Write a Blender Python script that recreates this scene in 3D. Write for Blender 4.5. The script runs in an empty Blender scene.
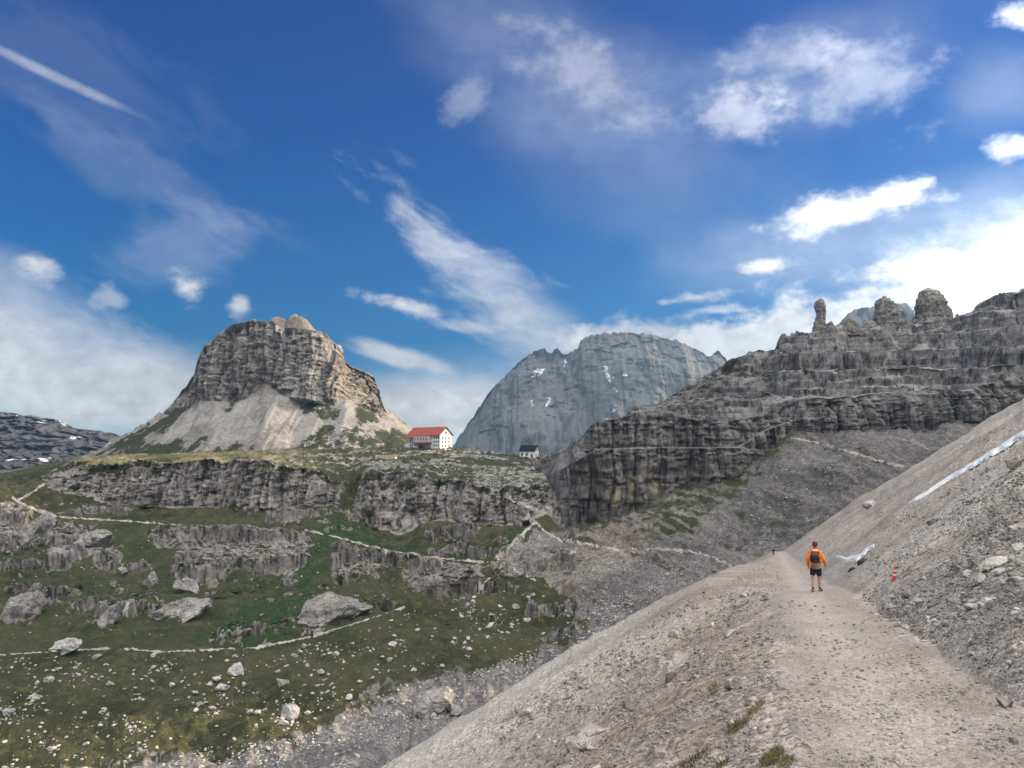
import bpy, bmesh, math, random
import numpy as np
from mathutils import Vector, Matrix, Euler

C = bpy.context.scene
COL = C.collection
R = math.radians
RNG = np.random.default_rng(7)
random.seed(7)

# ------------------------------------------------------------------ camera
F_PX, W, H, YH = 769.0, 1024, 768, 450.0
PITCH = math.atan((YH - H / 2) / F_PX)
CAM = Vector((0, 0, 0))
cd = bpy.data.cameras.new('camera')
cam = bpy.data.objects.new('camera', cd)
COL.objects.link(cam)
cam.location = CAM
cam.rotation_euler = (math.pi / 2 + PITCH, 0, 0)
cd.sensor_width = 36
cd.lens = 36 * F_PX / W
cd.clip_start = 0.1
cd.clip_end = 40000
C.camera = cam

CP, SP = math.cos(PITCH), math.sin(PITCH)


def P(px, py, Y):
    """point of the place seen at photo pixel (px, py), Y metres ahead (arrays allowed)"""
    a = (np.asarray(px, float) - W / 2) / F_PX
    b = (H / 2 - np.asarray(py, float)) / F_PX
    dy = CP - b * SP
    dz = SP + b * CP
    k = np.asarray(Y, float) / dy
    return np.stack([a * k, dy * k, dz * k], -1)


def pix(p):
    p = np.asarray(p, float)
    f = p[..., 1] * CP + p[..., 2] * SP
    u = -p[..., 1] * SP + p[..., 2] * CP
    return W / 2 + F_PX * p[..., 0] / f, H / 2 - F_PX * u / f


# ------------------------------------------------------------------ light
SUN_AZ, SUN_EL = R(73), R(15)           # measured from straight ahead towards the right
SKY_STRENGTH = 0.13
C.view_settings.view_transform = 'Standard'
C.view_settings.look = 'None'
C.view_settings.gamma = 1
C.view_settings.use_curve_mapping = False
C.view_settings.exposure = 1.4
sl = bpy.data.lights.new('sun', 'SUN')
sl.energy = 5.0
sl.angle = R(0.6)
sl.color = (1.0, 0.80, 0.54)
sun = bpy.data.objects.new('sun', sl)
COL.objects.link(sun)
sdir = Vector((math.sin(SUN_AZ) * math.cos(SUN_EL), math.cos(SUN_AZ) * math.cos(SUN_EL), math.sin(SUN_EL)))
sun.rotation_euler = sdir.to_track_quat('Z', 'Y').to_euler()

C.render.engine = 'CYCLES'
C.cycles.use_denoising = True
try:
    C.cycles.denoiser = 'OPENIMAGEDENOISE'
    C.cycles.denoising_input_passes = 'RGB_ALBEDO_NORMAL'
except Exception:
    pass
C.cycles.max_bounces = 6
C.cycles.diffuse_bounces = 3
C.cycles.volume_bounces = 1


# node expression helper -------------------------------------------------
class NT:
    def __init__(s, tree):
        s.t = tree
        s.n = tree.nodes
        s.l = tree.links

    def node(s, typ, **kw):
        n = s.n.new(typ)
        for k, v in kw.items():
            setattr(n, k, v)
        return n

    def put(s, sock, v):
        if isinstance(v, bpy.types.NodeSocket):
            s.l.new(v, sock)
        elif v is not None:
            sock.default_value = v

    def m(s, op, a, b=None, c=None, clamp=False):
        n = s.n.new('ShaderNodeMath')
        n.operation = op
        n.use_clamp = clamp
        s.put(n.inputs[0], a)
        if b is not None:
            s.put(n.inputs[1], b)
        if c is not None:
            s.put(n.inputs[2], c)
        return n.outputs[0]

    def vm(s, op, a, b=None):
        n = s.n.new('ShaderNodeVectorMath')
        n.operation = op
        s.put(n.inputs[0], a)
        if b is not None:
            s.put(n.inputs[1], b)
        return n.outputs['Value'] if op in ('DOT_PRODUCT', 'LENGTH') else n.outputs[0]

    def sep(s, v):
        n = s.n.new('ShaderNodeSeparateXYZ')
        s.put(n.inputs[0], v)
        return n.outputs

    def comb(s, x, y, z):
        n = s.n.new('ShaderNodeCombineXYZ')
        for i, v in enumerate((x, y, z)):
            s.put(n.inputs[i], v)
        return n.outputs[0]

    def noise(s, vec, scale, detail=4, rough=.55, dist=0):
        n = s.n.new('ShaderNodeTexNoise')
        s.put(n.inputs['Vector'], vec)
        n.inputs['Scale'].default_value = scale
        n.inputs['Detail'].default_value = detail
        n.inputs['Roughness'].default_value = rough
        n.inputs['Distortion'].default_value = dist
        return n.outputs[0]

    def voro(s, vec, scale, feature='F1', rand=1):
        n = s.n.new('ShaderNodeTexVoronoi')
        n.feature = feature
        s.put(n.inputs['Vector'], vec)
        n.inputs['Scale'].default_value = scale
        n.inputs['Randomness'].default_value = rand
        return n.outputs

    def step(s, v, lo, hi, a=0., b=1.):
        n = s.n.new('ShaderNodeMapRange')
        n.interpolation_type = 'SMOOTHSTEP'
        s.put(n.inputs[0], v)
        n.inputs[1].default_value = lo
        n.inputs[2].default_value = hi
        n.inputs[3].default_value = a
        n.inputs[4].default_value = b
        return n.outputs[0]

    def mix(s, f, a, b, blend='MIX'):
        n = s.n.new('ShaderNodeMix')
        n.data_type = 'RGBA'
        n.blend_type = blend
        s.put(n.inputs[0], f)
        for i, v in ((6, a), (7, b)):
            if isinstance(v, tuple):
                v = (*v, 1) if len(v) == 3 else v
            s.put(n.inputs[i], v)
        return n.outputs[2]

    def ramp(s, v, pts):
        n = s.n.new('ShaderNodeValToRGB')
        e = n.color_ramp.elements
        while len(e) < len(pts):
            e.new(0.5)
        for el, (p, c) in zip(e, pts):
            el.position = p
            el.color = (*c, 1)
        s.put(n.inputs[0], v)
        return n.outputs[0]


# sky --------------------------------------------------------------------
world = bpy.data.worlds.new('World')
C.world = world
world.use_nodes = True
wt = NT(world.node_tree)
wt.n.clear()
sky = wt.node('ShaderNodeTexSky', sky_type='NISHITA')
sky.sun_disc = False
sky.sun_elevation = SUN_EL
sky.sun_rotation = SUN_AZ
sky.altitude = 2400
sky.air_density = 1.0
sky.dust_density = 0.3
sky.ozone_density = 3.0
geo = wt.node('ShaderNodeNewGeometry')
dirv = wt.vm('SCALE', geo.outputs['Incoming'])
dirv.node.inputs['Scale'].default_value = -1
dx, dy, dz = wt.sep(dirv)
az = wt.m('ARCTAN2', dx, dy)
el = wt.m('ARCSINE', dz)


def ang(px, py):
    p = P(px, py, 1.0)
    return math.atan2(p[0], p[1]), math.asin(p[2] / np.linalg.norm(p))


# noises over the sky: one puffy, one drawn out into streaks running down to the right
ca, sa = math.cos(R(-24)), math.sin(R(-24))
su = wt.m('ADD', wt.m('MULTIPLY', az, ca), wt.m('MULTIPLY', el, sa))
sv = wt.m('ADD', wt.m('MULTIPLY', az, -sa), wt.m('MULTIPLY', el, ca))
flat = wt.comb(az, el, 0.3)
warp = wt.noise(flat, 5.0, 3, .5)
n_puff = wt.noise(wt.comb(az, wt.m('MULTIPLY', el, 1.5), 1.7), 15.0, 7, .62)
n_fine = wt.noise(wt.comb(az, wt.m('MULTIPLY', el, 1.3), 5.2), 34.0, 5, .6)
n_wisp = wt.noise(wt.comb(wt.m('MULTIPLY', su, 0.38), wt.m('ADD', sv, wt.m('MULTIPLY', warp, .10)), 4.1), 17.0, 7, .62)
n_soft = wt.noise(wt.comb(wt.m('MULTIPLY', az, .6), el, 9.3), 6.0, 5, .55)

# (px, py, rx, ry, rot, opacity, kind): where in the sky each cloud stands, as angles
CLOUDS = [
    (40, 392, 230, 66, 8, .85, 's'), (0, 310, 95, 55, 25, .55, 's'), (150, 392, 120, 50, 0, .8, 's'), (60, 345, 180, 36, 14, .5, 'w'),
    (435, 404, 110, 30, 0, .95, 's'), (350, 420, 100, 30, 0, .7, 's'),
    (488, 296, 150, 46, 42, .58, 'w'), (545, 330, 70, 40, 30, .45, 's'), (430, 250, 60, 30, 40, .35, 'w'),
    (400, 304, 50, 12, 13, 1., 'p'), (392, 356, 60, 11, 10, .8, 'w'), (468, 326, 36, 8, 6, .55, 'w'),
    (40, 267, 19, 15, 0, .8, 'p'), (110, 297, 14, 11, 0, .42, 'p'), (184, 288, 21, 17, 20, .95, 'p'), (240, 304, 14, 15, -30, .85, 'p'),
    (60, 79, 78, 6, 14, .32, 'c'), (110, 165, 170, 26, 17, .08, 'w'), (170, 250, 70, 40, -20, .16, 'w'), (60, 60, 160, 60, 14, .05, 'w'),
    (560, 60, 230, 80, 22, .15, 's'), (590, 80, 90, 36, 28, .26, 'p'), (465, 100, 30, 16, -20, .22, 'p'), (640, 150, 190, 100, 20, .09, 's'),
    (805, 80, 130, 60, -8, .13, 's'), (730, 118, 56, 30, 0, .42, 'p'), (850, 80, 75, 46, 10, .26, 'p'), (790, 62, 60, 34, 0, .20, 'p'),
    (858, 208, 78, 21, -7, 1., 'p'), (905, 195, 30, 10, -25, .8, 'p'), (763, 267, 34, 8, -6, .95, 'p'),
    (1014, 146, 32, 13, 0, .95, 'p'), (1018, 17, 26, 11, 10, .85, 'p'), (1000, 90, 60, 40, 0, .14, 's'),
    (960, 288, 190, 40, -17, 1., 'p'), (880, 312, 190, 42, -8, 1., 'p'), (790, 332, 115, 50, -25, 1., 'p'), (700, 346, 130, 28, 2, 1., 'p'), (640, 330, 90, 17, -4, .9, 'p'),
    (450, 445, 130, 36, 0, 1., 's'), (820, 380, 200, 50, 0, 1., 's'), (700, 297, 46, 8, -6, .9, 'p'), (715, 310, 36, 6, 0, .6, 'p'), (665, 302, 14, 5, 0, .6, 'p'),
    (880, 238, 260, 50, -6, .26, 's'), (1000, 245, 120, 36, -12, .5, 'w'), (560, 390, 260, 40, 0, .35, 's'),
]
cov = None
for (px, py, rx, ry, rot, op, kind) in CLOUDS:
    a0, e0 = ang(px, py)
    cr, sr = math.cos(-R(rot)), math.sin(-R(rot))
    fx, fy = F_PX / rx, F_PX / ry
    da = wt.m('SUBTRACT', az, a0)
    de = wt.m('SUBTRACT', el, e0)
    u = wt.m('MULTIPLY_ADD', de, sr * fx, wt.m('MULTIPLY', da, cr * fx))
    v = wt.m('MULTIPLY_ADD', de, cr * fy, wt.m('MULTIPLY', da, -sr * fy))
    r = wt.m('SQRT', wt.m('MULTIPLY_ADD', u, u, wt.m('MULTIPLY', v, v)))
    nz, amp, lo, hi = {'p': (n_puff, 2.7, 1.08, .12), 's': (n_soft, 1.5, 1.15, .15), 'w': (n_wisp, 3.0, 1.1, .1), 'c': (n_wisp, .9, 1.0, .2)}[kind]
    d = wt.m('MULTIPLY_ADD', wt.m('SUBTRACT', .5, nz), amp, r)
    g = wt.step(d, hi, lo, 1., 0.)
    g = wt.m('MULTIPLY', g, op)
    if cov is None:
        cov = wt.m('SUBTRACT', 1.0, g)
    else:
        cov = wt.m('MULTIPLY', cov, wt.m('SUBTRACT', 1.0, g))
cov = wt.m('SUBTRACT', 1.0, cov)
# added bright cloud overhead and behind, out of view, as soft fill light
n_off = wt.m('MULTIPLY', wt.m('SUBTRACT', n_soft, .5), .3)
rear_fill = wt.step(wt.m('ADD', wt.m('MULTIPLY_ADD', dy, -.62, wt.m('MULTIPLY', dz, .80)), n_off), .12, .55)
high = wt.step(wt.m('ADD', wt.vm('DOT_PRODUCT', dirv, Vector((.22, -.32, .92)).normalized()), n_off), .55, .95)
tint = wt.vm('MULTIPLY', sky.outputs[0], wt.mix(wt.step(dz, .05, .5), (0.0, .305, .455), (.004, .182, .44)))
glare = wt.step(wt.vm('DOT_PRODUCT', dirv, tuple(sdir)), .45, 1.0, 1.0, 2.1)
body = wt.step(wt.m('MULTIPLY_ADD', n_fine, .5, wt.m('MULTIPLY', n_puff, .5)), .3, .7, .72, 1.12)
lum = wt.m('MULTIPLY', wt.m('MULTIPLY', body, glare), 4.0)
ccol = wt.vm('SCALE', wt.comb(.97, .98, 1.0))
wt.put(ccol.node.inputs['Scale'], lum)
tot = wt.mix(cov, tint, ccol)
rcol = wt.vm('SCALE', wt.comb(1.0, .975, .95))
wt.put(rcol.node.inputs['Scale'], wt.m('MULTIPLY_ADD', high, 13.2, 1.75))
tot = wt.mix(rear_fill, tot, rcol)
bg = wt.node('ShaderNodeBackground')
wt.put(bg.inputs[0], tot)
bg.inputs[1].default_value = SKY_STRENGTH
wo = wt.node('ShaderNodeOutputWorld')
wt.l.new(bg.outputs[0], wo.inputs[0])
world.cycles.sampling_method = 'MANUAL'
world.cycles.sample_map_resolution = 512

# ------------------------------------------------------------------ numeric noise
_G = np.array([(1, 1, 0), (-1, 1, 0), (1, -1, 0), (-1, -1, 0), (1, 0, 1), (-1, 0, 1), (1, 0, -1), (-1, 0, -1),
               (0, 1, 1), (0, -1, 1), (0, 1, -1), (0, -1, -1), (1, 1, 0), (-1, 1, 0), (0, -1, 1), (0, -1, -1)], np.float32)


def perlin(x, y, z):
    x, y, z = [np.asarray(q, np.float32) for q in np.broadcast_arrays(x, y, z)]
    xi, yi, zi = [np.floor(q).astype(np.int32) for q in (x, y, z)]
    xf, yf, zf = x - xi, y - yi, z - zi
    u, v, w = [q * q * q * (q * (q * 6 - 15) + 10) for q in (xf, yf, zf)]
    xi, yi, zi = [q.astype(np.uint32) for q in (xi, yi, zi)]
    out = []
    for k in (0, 1):
        hz = (zi + np.uint32(k)) * np.uint32(1274126177)
        for j in (0, 1):
            hy = hz ^ ((yi + np.uint32(j)) * np.uint32(668265263))
            for i in (0, 1):
                h = hy ^ ((xi + np.uint32(i)) * np.uint32(374761393))
                h = (h ^ (h >> np.uint32(13))) * np.uint32(1274126177)
                h = (h ^ (h >> np.uint32(16))) & np.uint32(15)
                g = _G[h]
                out.append(g[..., 0] * (xf - i) + g[..., 1] * (yf - j) + g[..., 2] * (zf - k))
    a = [out[2 * q] + u * (out[2 * q + 1] - out[2 * q]) for q in range(4)]
    b0 = a[0] + v * (a[1] - a[0])
    b1 = a[2] + v * (a[3] - a[2])
    return b0 + w * (b1 - b0)


def fbm(x, y, z, octv=4, gain=.5, billow=False):
    s, a, f = 0, 1.0, 1.0
    for o in range(octv):
        n = perlin(x * f + 17.3 * o, y * f - 9.1 * o, z * f + 4.7 * o)
        s = s + a * (np.abs(n) * 2 - .5 if billow else n)
        a *= gain
        f *= 2.03
    return s


def blocks(u, v, w, h, seed=0.):
    """fractured rock: each joint-bounded block stands out by its own random amount"""
    p = u / w + .45 * perlin(u / w / 2.3, v / h / 2.3, seed)
    i = np.floor(p)
    hi = np.sin(i * 127.1 + seed * 3.7) * 43758.5453
    hi -= np.floor(hi)
    j = np.floor(v / h + hi * 3 + .45 * perlin(u / w / 2.1, v / h / 2.1, seed + 9))
    q = np.sin(i * 127.1 + j * 311.7 + seed) * 43758.5453
    return q - np.floor(q) - .5


def sstep(a, b, x):
    t = np.clip((x - a) / (b - a), 0, 1)
    return t * t * (3 - 2 * t)


def inpoly(px, py, poly):
    r = np.zeros(px.shape, bool)
    n = len(poly)
    for i in range(n):
        x0, y0 = poly[i]
        x1, y1 = poly[(i + 1) % n]
        if y0 == y1:
            continue
        c = (y0 > py) != (y1 > py)
        r ^= c & (px < (x1 - x0) * (py - y0) / (y1 - y0) + x0)
    return r


def blur(a, k):
    a = np.asarray(a, float)
    ker = np.hanning(2 * k + 3)[1:-1]
    ker /= ker.sum()
    for ax in (0, 1):
        a = np.apply_along_axis(lambda v: np.convolve(np.pad(v, k, mode='edge'), ker, 'valid'), ax, a)
    return a


# ------------------------------------------------------------------ object helpers
def tag(o, label=None, cat=None, group=None, kind=None):
    if label:
        o['label'] = label
    if cat:
        o['category'] = cat
    if group:
        o['group'] = group
    if kind:
        o['kind'] = kind
    return o


def link(name, me, mat=None, parent=None):
    o = bpy.data.objects.new(name, me)
    COL.objects.link(o)
    if mat is not None and me is not None:
        me.materials.clear()
        me.materials.append(mat)
    if parent is not None:
        o.parent = parent
    return o


def empty(name, loc, rz=0):
    o = bpy.data.objects.new(name, None)
    COL.objects.link(o)
    o.location = loc
    o.rotation_euler = (0, 0, rz)
    o.empty_display_size = .2
    return o


def np_mesh(name, verts, quads, attr=None, smooth=False):
    """mesh from arrays; faces is (n,4) or (n,3)"""
    me = bpy.data.meshes.new(name)
    n, k = quads.shape
    me.vertices.add(len(verts))
    me.vertices.foreach_set('co', np.ascontiguousarray(verts, np.float32).ravel())
    me.loops.add(n * k)
    me.loops.foreach_set('vertex_index', np.ascontiguousarray(quads, np.int32).ravel())
    me.polygons.add(n)
    me.polygons.foreach_set('loop_start', np.arange(0, n * k, k, dtype=np.int32))
    me.polygons.foreach_set('loop_total', np.full(n, k, np.int32))
    me.update(calc_edges=True)
    if attr is not None:
        a = me.attributes.new('mask', 'FLOAT_COLOR', 'POINT')
        d = np.ones((len(verts), 4), np.float32)
        d[:, :attr.shape[1]] = attr
        a.data.foreach_set('color', d.ravel())
    me.polygons.foreach_set('use_smooth', np.full(n, bool(smooth)))
    return me


def grid_faces(nv, nu):
    i = np.arange(nv * nu).reshape(nv, nu)
    return np.stack([i[:-1, :-1], i[:-1, 1:], i[1:, 1:], i[1:, :-1]], -1).reshape(-1, 4)


def split_link(V, M, faces, cls, spec, smooth=True):
    """faces of one surface shared out to several setting objects by class"""
    objs = []
    for k, (name, mat) in enumerate(spec):
        f = faces[cls == k]
        if not len(f):
            continue
        used, inv = np.unique(f, return_inverse=True)
        me = np_mesh(name, V[used], inv.reshape(f.shape), M[used], smooth)
        o = link(name, me, mat)
        tag(o, kind='structure')
        objs.append(o)
    return objs


def interp_row(row, cols, soft):
    r = np.array(row, float)
    py = np.interp(cols, r[:, 0], r[:, 1])
    Y = np.interp(cols, r[:, 0], r[:, 2])
    if soft > 0:
        dxm = np.median(np.diff(cols))
        k = max(1, int(soft / dxm))
        ker = np.hanning(2 * k + 3)[1:-1]
        ker /= ker.sum()

        def sm(a):
            return np.convolve(np.pad(a, k, mode='edge'), ker, 'valid')
        py, Y = sm(py), sm(Y)
    return py, Y


def loft(rows, cols, ns, soft=5):
    """surface through traced feature lines; returns points (nv,nu,3), py, band coordinate"""
    data = [interp_row(r, cols, soft if not isinstance(soft, list) else soft[i]) for i, r in enumerate(rows)]
    pts = [P(cols, d[0], d[1]) for d in data]
    out, band = [], []
    for i in range(len(rows) - 1):
        t = np.linspace(0, 1, ns[i], endpoint=False)
        for q in t:
            out.append(pts[i] * (1 - q) + pts[i + 1] * q)
            band.append(i + q)
    out.append(pts[-1])
    band.append(len(rows) - 1)
    V = np.array(out)
    B = np.repeat(np.array(band)[:, None], len(cols), 1)
    return V, B


def normals(V):
    du = np.gradient(V, axis=1)
    dv = np.gradient(V, axis=0)
    n = np.cross(du, dv)
    n /= np.linalg.norm(n, axis=-1, keepdims=True) + 1e-9
    return n


# ------------------------------------------------------------------ materials
def mat_new(name):
    m = bpy.data.materials.new(name)
    m.use_nodes = True
    t = NT(m.node_tree)
    t.n.clear()
    b = t.node('ShaderNodeBsdfPrincipled')
    o = t.node('ShaderNodeOutputMaterial')
    t.l.new(b.outputs[0], o.inputs[0])
    b.inputs['Roughness'].default_value = .9
    b.inputs['Specular IOR Level'].default_value = .2
    return m, t, b


def bump(t, b, h, strength, dist):
    n = t.node('ShaderNodeBump')
    n.inputs['Strength'].default_value = strength
    n.inputs['Distance'].default_value = dist
    t.put(n.inputs['Height'], h)
    t.l.new(n.outputs[0], b.inputs['Normal'])


def attr_rgb(t):
    a = t.node('ShaderNodeAttribute')
    a.attribute_name = 'mask'
    s = t.node('ShaderNodeSeparateColor')
    t.l.new(a.outputs['Color'], s.inputs[0])
    return s.outputs


def wpos(t):
    return t.node('ShaderNodeNewGeometry').outputs['Position']


def nrm_z(t):
    return t.sep(t.node('ShaderNodeNewGeometry').outputs['Normal'])[2]


def rock_mat(name, light, dark, ochre, scale, streak=1.0, grass=(.034, .038, .015), snow=False, strata=0.0, bstr=.6):
    """limestone: base colour variation, vertical water streaks, ochre breaks; mask R grass, G ochre, B snow or pale scree"""
    m, t, b = mat_new(name)
    p = wpos(t)
    x, y, z = t.sep(p)
    mr, mg, mb = attr_rgb(t)[:3]
    n1 = t.noise(p, 1 / (scale * 5), 6, .6)
    n2 = t.noise(p, 1 / (scale * .5), 5, .65)
    base = t.mix(t.step(t.m('MULTIPLY_ADD', n2, .5, t.m('MULTIPLY', n1, .5)), .36, .64), dark, light)
    # dark water streaks run straight down the steep faces
    st = t.noise(t.comb(x, y, t.m('MULTIPLY', z, .08)), 1 / (scale * .9), 5, .7)
    steep = t.step(nrm_z(t), .75, .45)
    sk = t.m('MULTIPLY', t.m('MULTIPLY', t.step(st, .47, .60), steep), min(.9, .72 * streak))
    base = t.mix(sk, base, tuple(q * .34 for q in dark))
    if strata:
        la = t.noise(t.comb(t.m('MULTIPLY', x, .05), t.m('MULTIPLY', y, .05), z), 1 / (scale * .45), 5, .7)
        base = t.mix(t.m('MULTIPLY', t.step(la, .45, .62), strata), base, tuple(q * .55 for q in dark))
    oc = t.m('MULTIPLY', mg, t.step(t.noise(p, 1 / (scale * 1.4), 4, .6), .4, .62))
    base = t.mix(oc, base, ochre)
    g2 = t.noise(p, 1 / (scale * .35), 4, .7)
    g3 = t.noise(p, 1 / (scale * 1.3), 6, .72)
    gf = t.step(t.m('ADD', mr, t.m('MULTIPLY', t.m('SUBTRACT', t.m('MULTIPLY_ADD', g3, .6, t.m('MULTIPLY', g2, .4)), .5), 2.4)), .44, .56)
    gcol = t.mix(t.noise(p, 1 / (scale * 1.2), 3), tuple(q * .7 for q in grass), tuple(q * 1.25 for q in grass))
    base = t.mix(gf, base, gcol)
    if snow:
        base = t.mix(t.step(t.m('ADD', mb, t.m('MULTIPLY', t.m('SUBTRACT', n2, .5), .8)), .45, .55), base, (.82, .84, .86))
    else:
        pc = t.mix(g2, (.23, .218, .20), (.36, .342, .32))
        base = t.mix(t.step(t.m('ADD', mb, t.m('MULTIPLY', t.m('SUBTRACT', g2, .5), .5)), .4, .6), base, pc)
    t.put(b.inputs['Base Color'], base)
    hgt = t.m('ADD', t.noise(p, 1 / (scale * .22), 6, .7), t.m('MULTIPLY', st, .7))
    bump(t, b, hgt, bstr, scale * .35)
    return m


def scree_mat(name, cols, scale, stone=.5, grass=(.034, .036, .016)):
    """loose stones: cells of slightly different greys over finer grit; mask R grass, G warm earth, B pale"""
    m, t, b = mat_new(name)
    p = wpos(t)
    mr, mg, mb = attr_rgb(t)[:3]
    n1 = t.noise(p, 1 / (scale * 40), 5, .6)
    n2 = t.noise(p, 1 / (scale * 3), 5, .7)
    base = t.mix(t.step(n1, .35, .65), cols[0], cols[1])
    base = t.mix(t.m('MULTIPLY', mg, t.step(n2, .3, .6)), base, cols[2])
    base = t.mix(t.m('MULTIPLY', mb, t.step(n2, .25, .7)), base, cols[3])
    v1 = t.voro(p, 1 / scale)
    v2 = t.voro(p, 1 / (scale * .4))
    h1 = t.node('ShaderNodeHueSaturation')
    cv = t.sep(v1[1])[0]
    cw = t.sep(v2[1])[0]
    val = t.m('ADD', t.m('MULTIPLY_ADD', cv, stone, 1 - stone * .5), t.m('MULTIPLY', t.m('SUBTRACT', cw, .5), stone * .9))
    h1.inputs['Saturation'].default_value = .95
    t.put(h1.inputs['Value'], val)
    t.put(h1.inputs['Color'], base)
    base = h1.outputs[0]
    g2 = t.noise(p, 1 / (scale * 5), 5, .7)
    gf = t.step(t.m('ADD', mr, t.m('MULTIPLY', t.m('SUBTRACT', g2, .5), 1.3)), .42, .6)
    gcol = t.mix(t.noise(p, 1 / (scale * 2), 3), tuple(q * .7 for q in grass), tuple(q * 1.4 for q in grass))
    base = t.mix(gf, base, gcol)
    t.put(b.inputs['Base Color'], base)
    hgt = t.m('ADD', t.m('MULTIPLY', v1[0], -1.0), t.m('ADD', t.m('MULTIPLY', v2[0], -.5), n2))
    bump(t, b, hgt, .55, scale * .5)
    return m


def meadow_mat():
    """alpine turf: olive to dark green, bare soil, pale stone specks; mask R lush, G dry grass with painted sunlight, B bare pale stone"""
    m, t, b = mat_new('meadow_turf')
    p = wpos(t)
    mr, mg, mb = attr_rgb(t)[:3]
    n1 = t.noise(p, .03, 5, .6)
    n2 = t.noise(p, .22, 6, .7)
    n3 = t.noise(p, 1.1, 4, .7)
    base = t.mix(t.step(n1, .35, .62), (.020, .024, .009), (.044, .045, .019))
    base = t.mix(t.step(n2, .45, .7), base, (.070, .066, .030))
    base = t.mix(t.step(n3, .55, .75), base, (.012, .014, .007))
    base = t.mix(t.m('MULTIPLY', mr, t.step(n2, .75, .35)), base, (.016, .036, .010))
    base = t.mix(t.m('MULTIPLY', mg, t.step(n2, .3, .6)), base, (.30, .262, .14))  # dry grass tone, brightened by painted low sun
    st = t.mix(n3, (.13, .125, .115), (.29, .275, .255))
    base = t.mix(t.step(t.m('ADD', mb, t.m('MULTIPLY', t.m('SUBTRACT', n2, .5), 1.6)), .5, .62), base, st)
    t.put(b.inputs['Base Color'], base)
    bump(t, b, t.m('ADD', n3, t.m('MULTIPLY', n2, 2)), .6, .8)
    return m


def plain(name, col, rough=.8, spec=.3, var=.15, scale=8, bumpd=0.0, metal=0.0):
    m, t, b = mat_new(name)
    p = t.node('ShaderNodeTexCoord').outputs['Object']
    n = t.noise(p, scale, 4, .6)
    t.put(b.inputs['Base Color'], t.mix(t.step(n, .3, .7), tuple(q * (1 - var) for q in col), tuple(min(1, q * (1 + var)) for q in col)))
    b.inputs['Roughness'].default_value = rough
    b.inputs['Specular IOR Level'].default_value = spec
    b.inputs['Metallic'].default_value = metal
    if bumpd:
        bump(t, b, n, .5, bumpd)
    return m


M = {}
M['cliff'] = rock_mat('band_limestone', (.31, .288, .28), (.095, .088, .088), (.26, .21, .15), 4, 1.25, bstr=.9)
M['lower_cliff'] = rock_mat('streaked_dolomite', (.275, .26, .254), (.068, .064, .066), (.36, .30, .215), 6, 1.5, strata=.25, bstr=.9)
M['ridge'] = rock_mat('ridge_dolomite', (.285, .275, .275), (.07, .067, .072), (.27, .21, .14), 6, 1.3, strata=.6, bstr=.9)
M['peak'] = rock_mat('peak_dolomite', (.35, .333, .312), (.138, .129, .123), (.40, .29, .18), 8, 1.1, strata=.10, bstr=.9)
M['far'] = rock_mat('far_rock', (.20, .19, .178), (.105, .10, .096), (.25, .2, .15), 45, .9, snow=True, bstr=.3)
M['dark_hill'] = rock_mat('dark_hill_rock', (.12, .115, .12), (.045, .045, .05), (.2, .17, .12), 14, .8, snow=True, strata=.3)
M['meadow'] = meadow_mat()
M['scree'] = scree_mat('valley_scree', [(.066, .060, .060), (.118, .108, .106), (.12, .097, .07), (.22, .205, .188)], 1.0, .65)
M['slope'] = scree_mat('slope_gravel', [(.205, .178, .154), (.31, .274, .24), (.20, .143, .096), (.43, .392, .345)], .085, .85)
M['trail'] = scree_mat('trail_gravel', [(.235, .204, .174), (.30, .264, .227), (.215, .172, .135), (.35, .308, .262)], .035, .5)
M['track'] = plain('trodden_track', (.27, .25, .215), .95, .1, .3, .3)
M['snow'] = plain('old_snow', (.52, .53, .55), 1.0, .0, .22, 2.5)

def terrace(z, period, sharp, wob):
    q = (z + wob) / period
    i = np.floor(q)
    f = q - i
    h = np.sin(i * 12.9898) * 43758.5453
    h = h - np.floor(h)
    e = np.clip((f - .5) * sharp * (.7 + .6 * h) + .5, 0, 1)
    e = e * e * (3 - 2 * e)
    return (i + e) * period - wob


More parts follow.
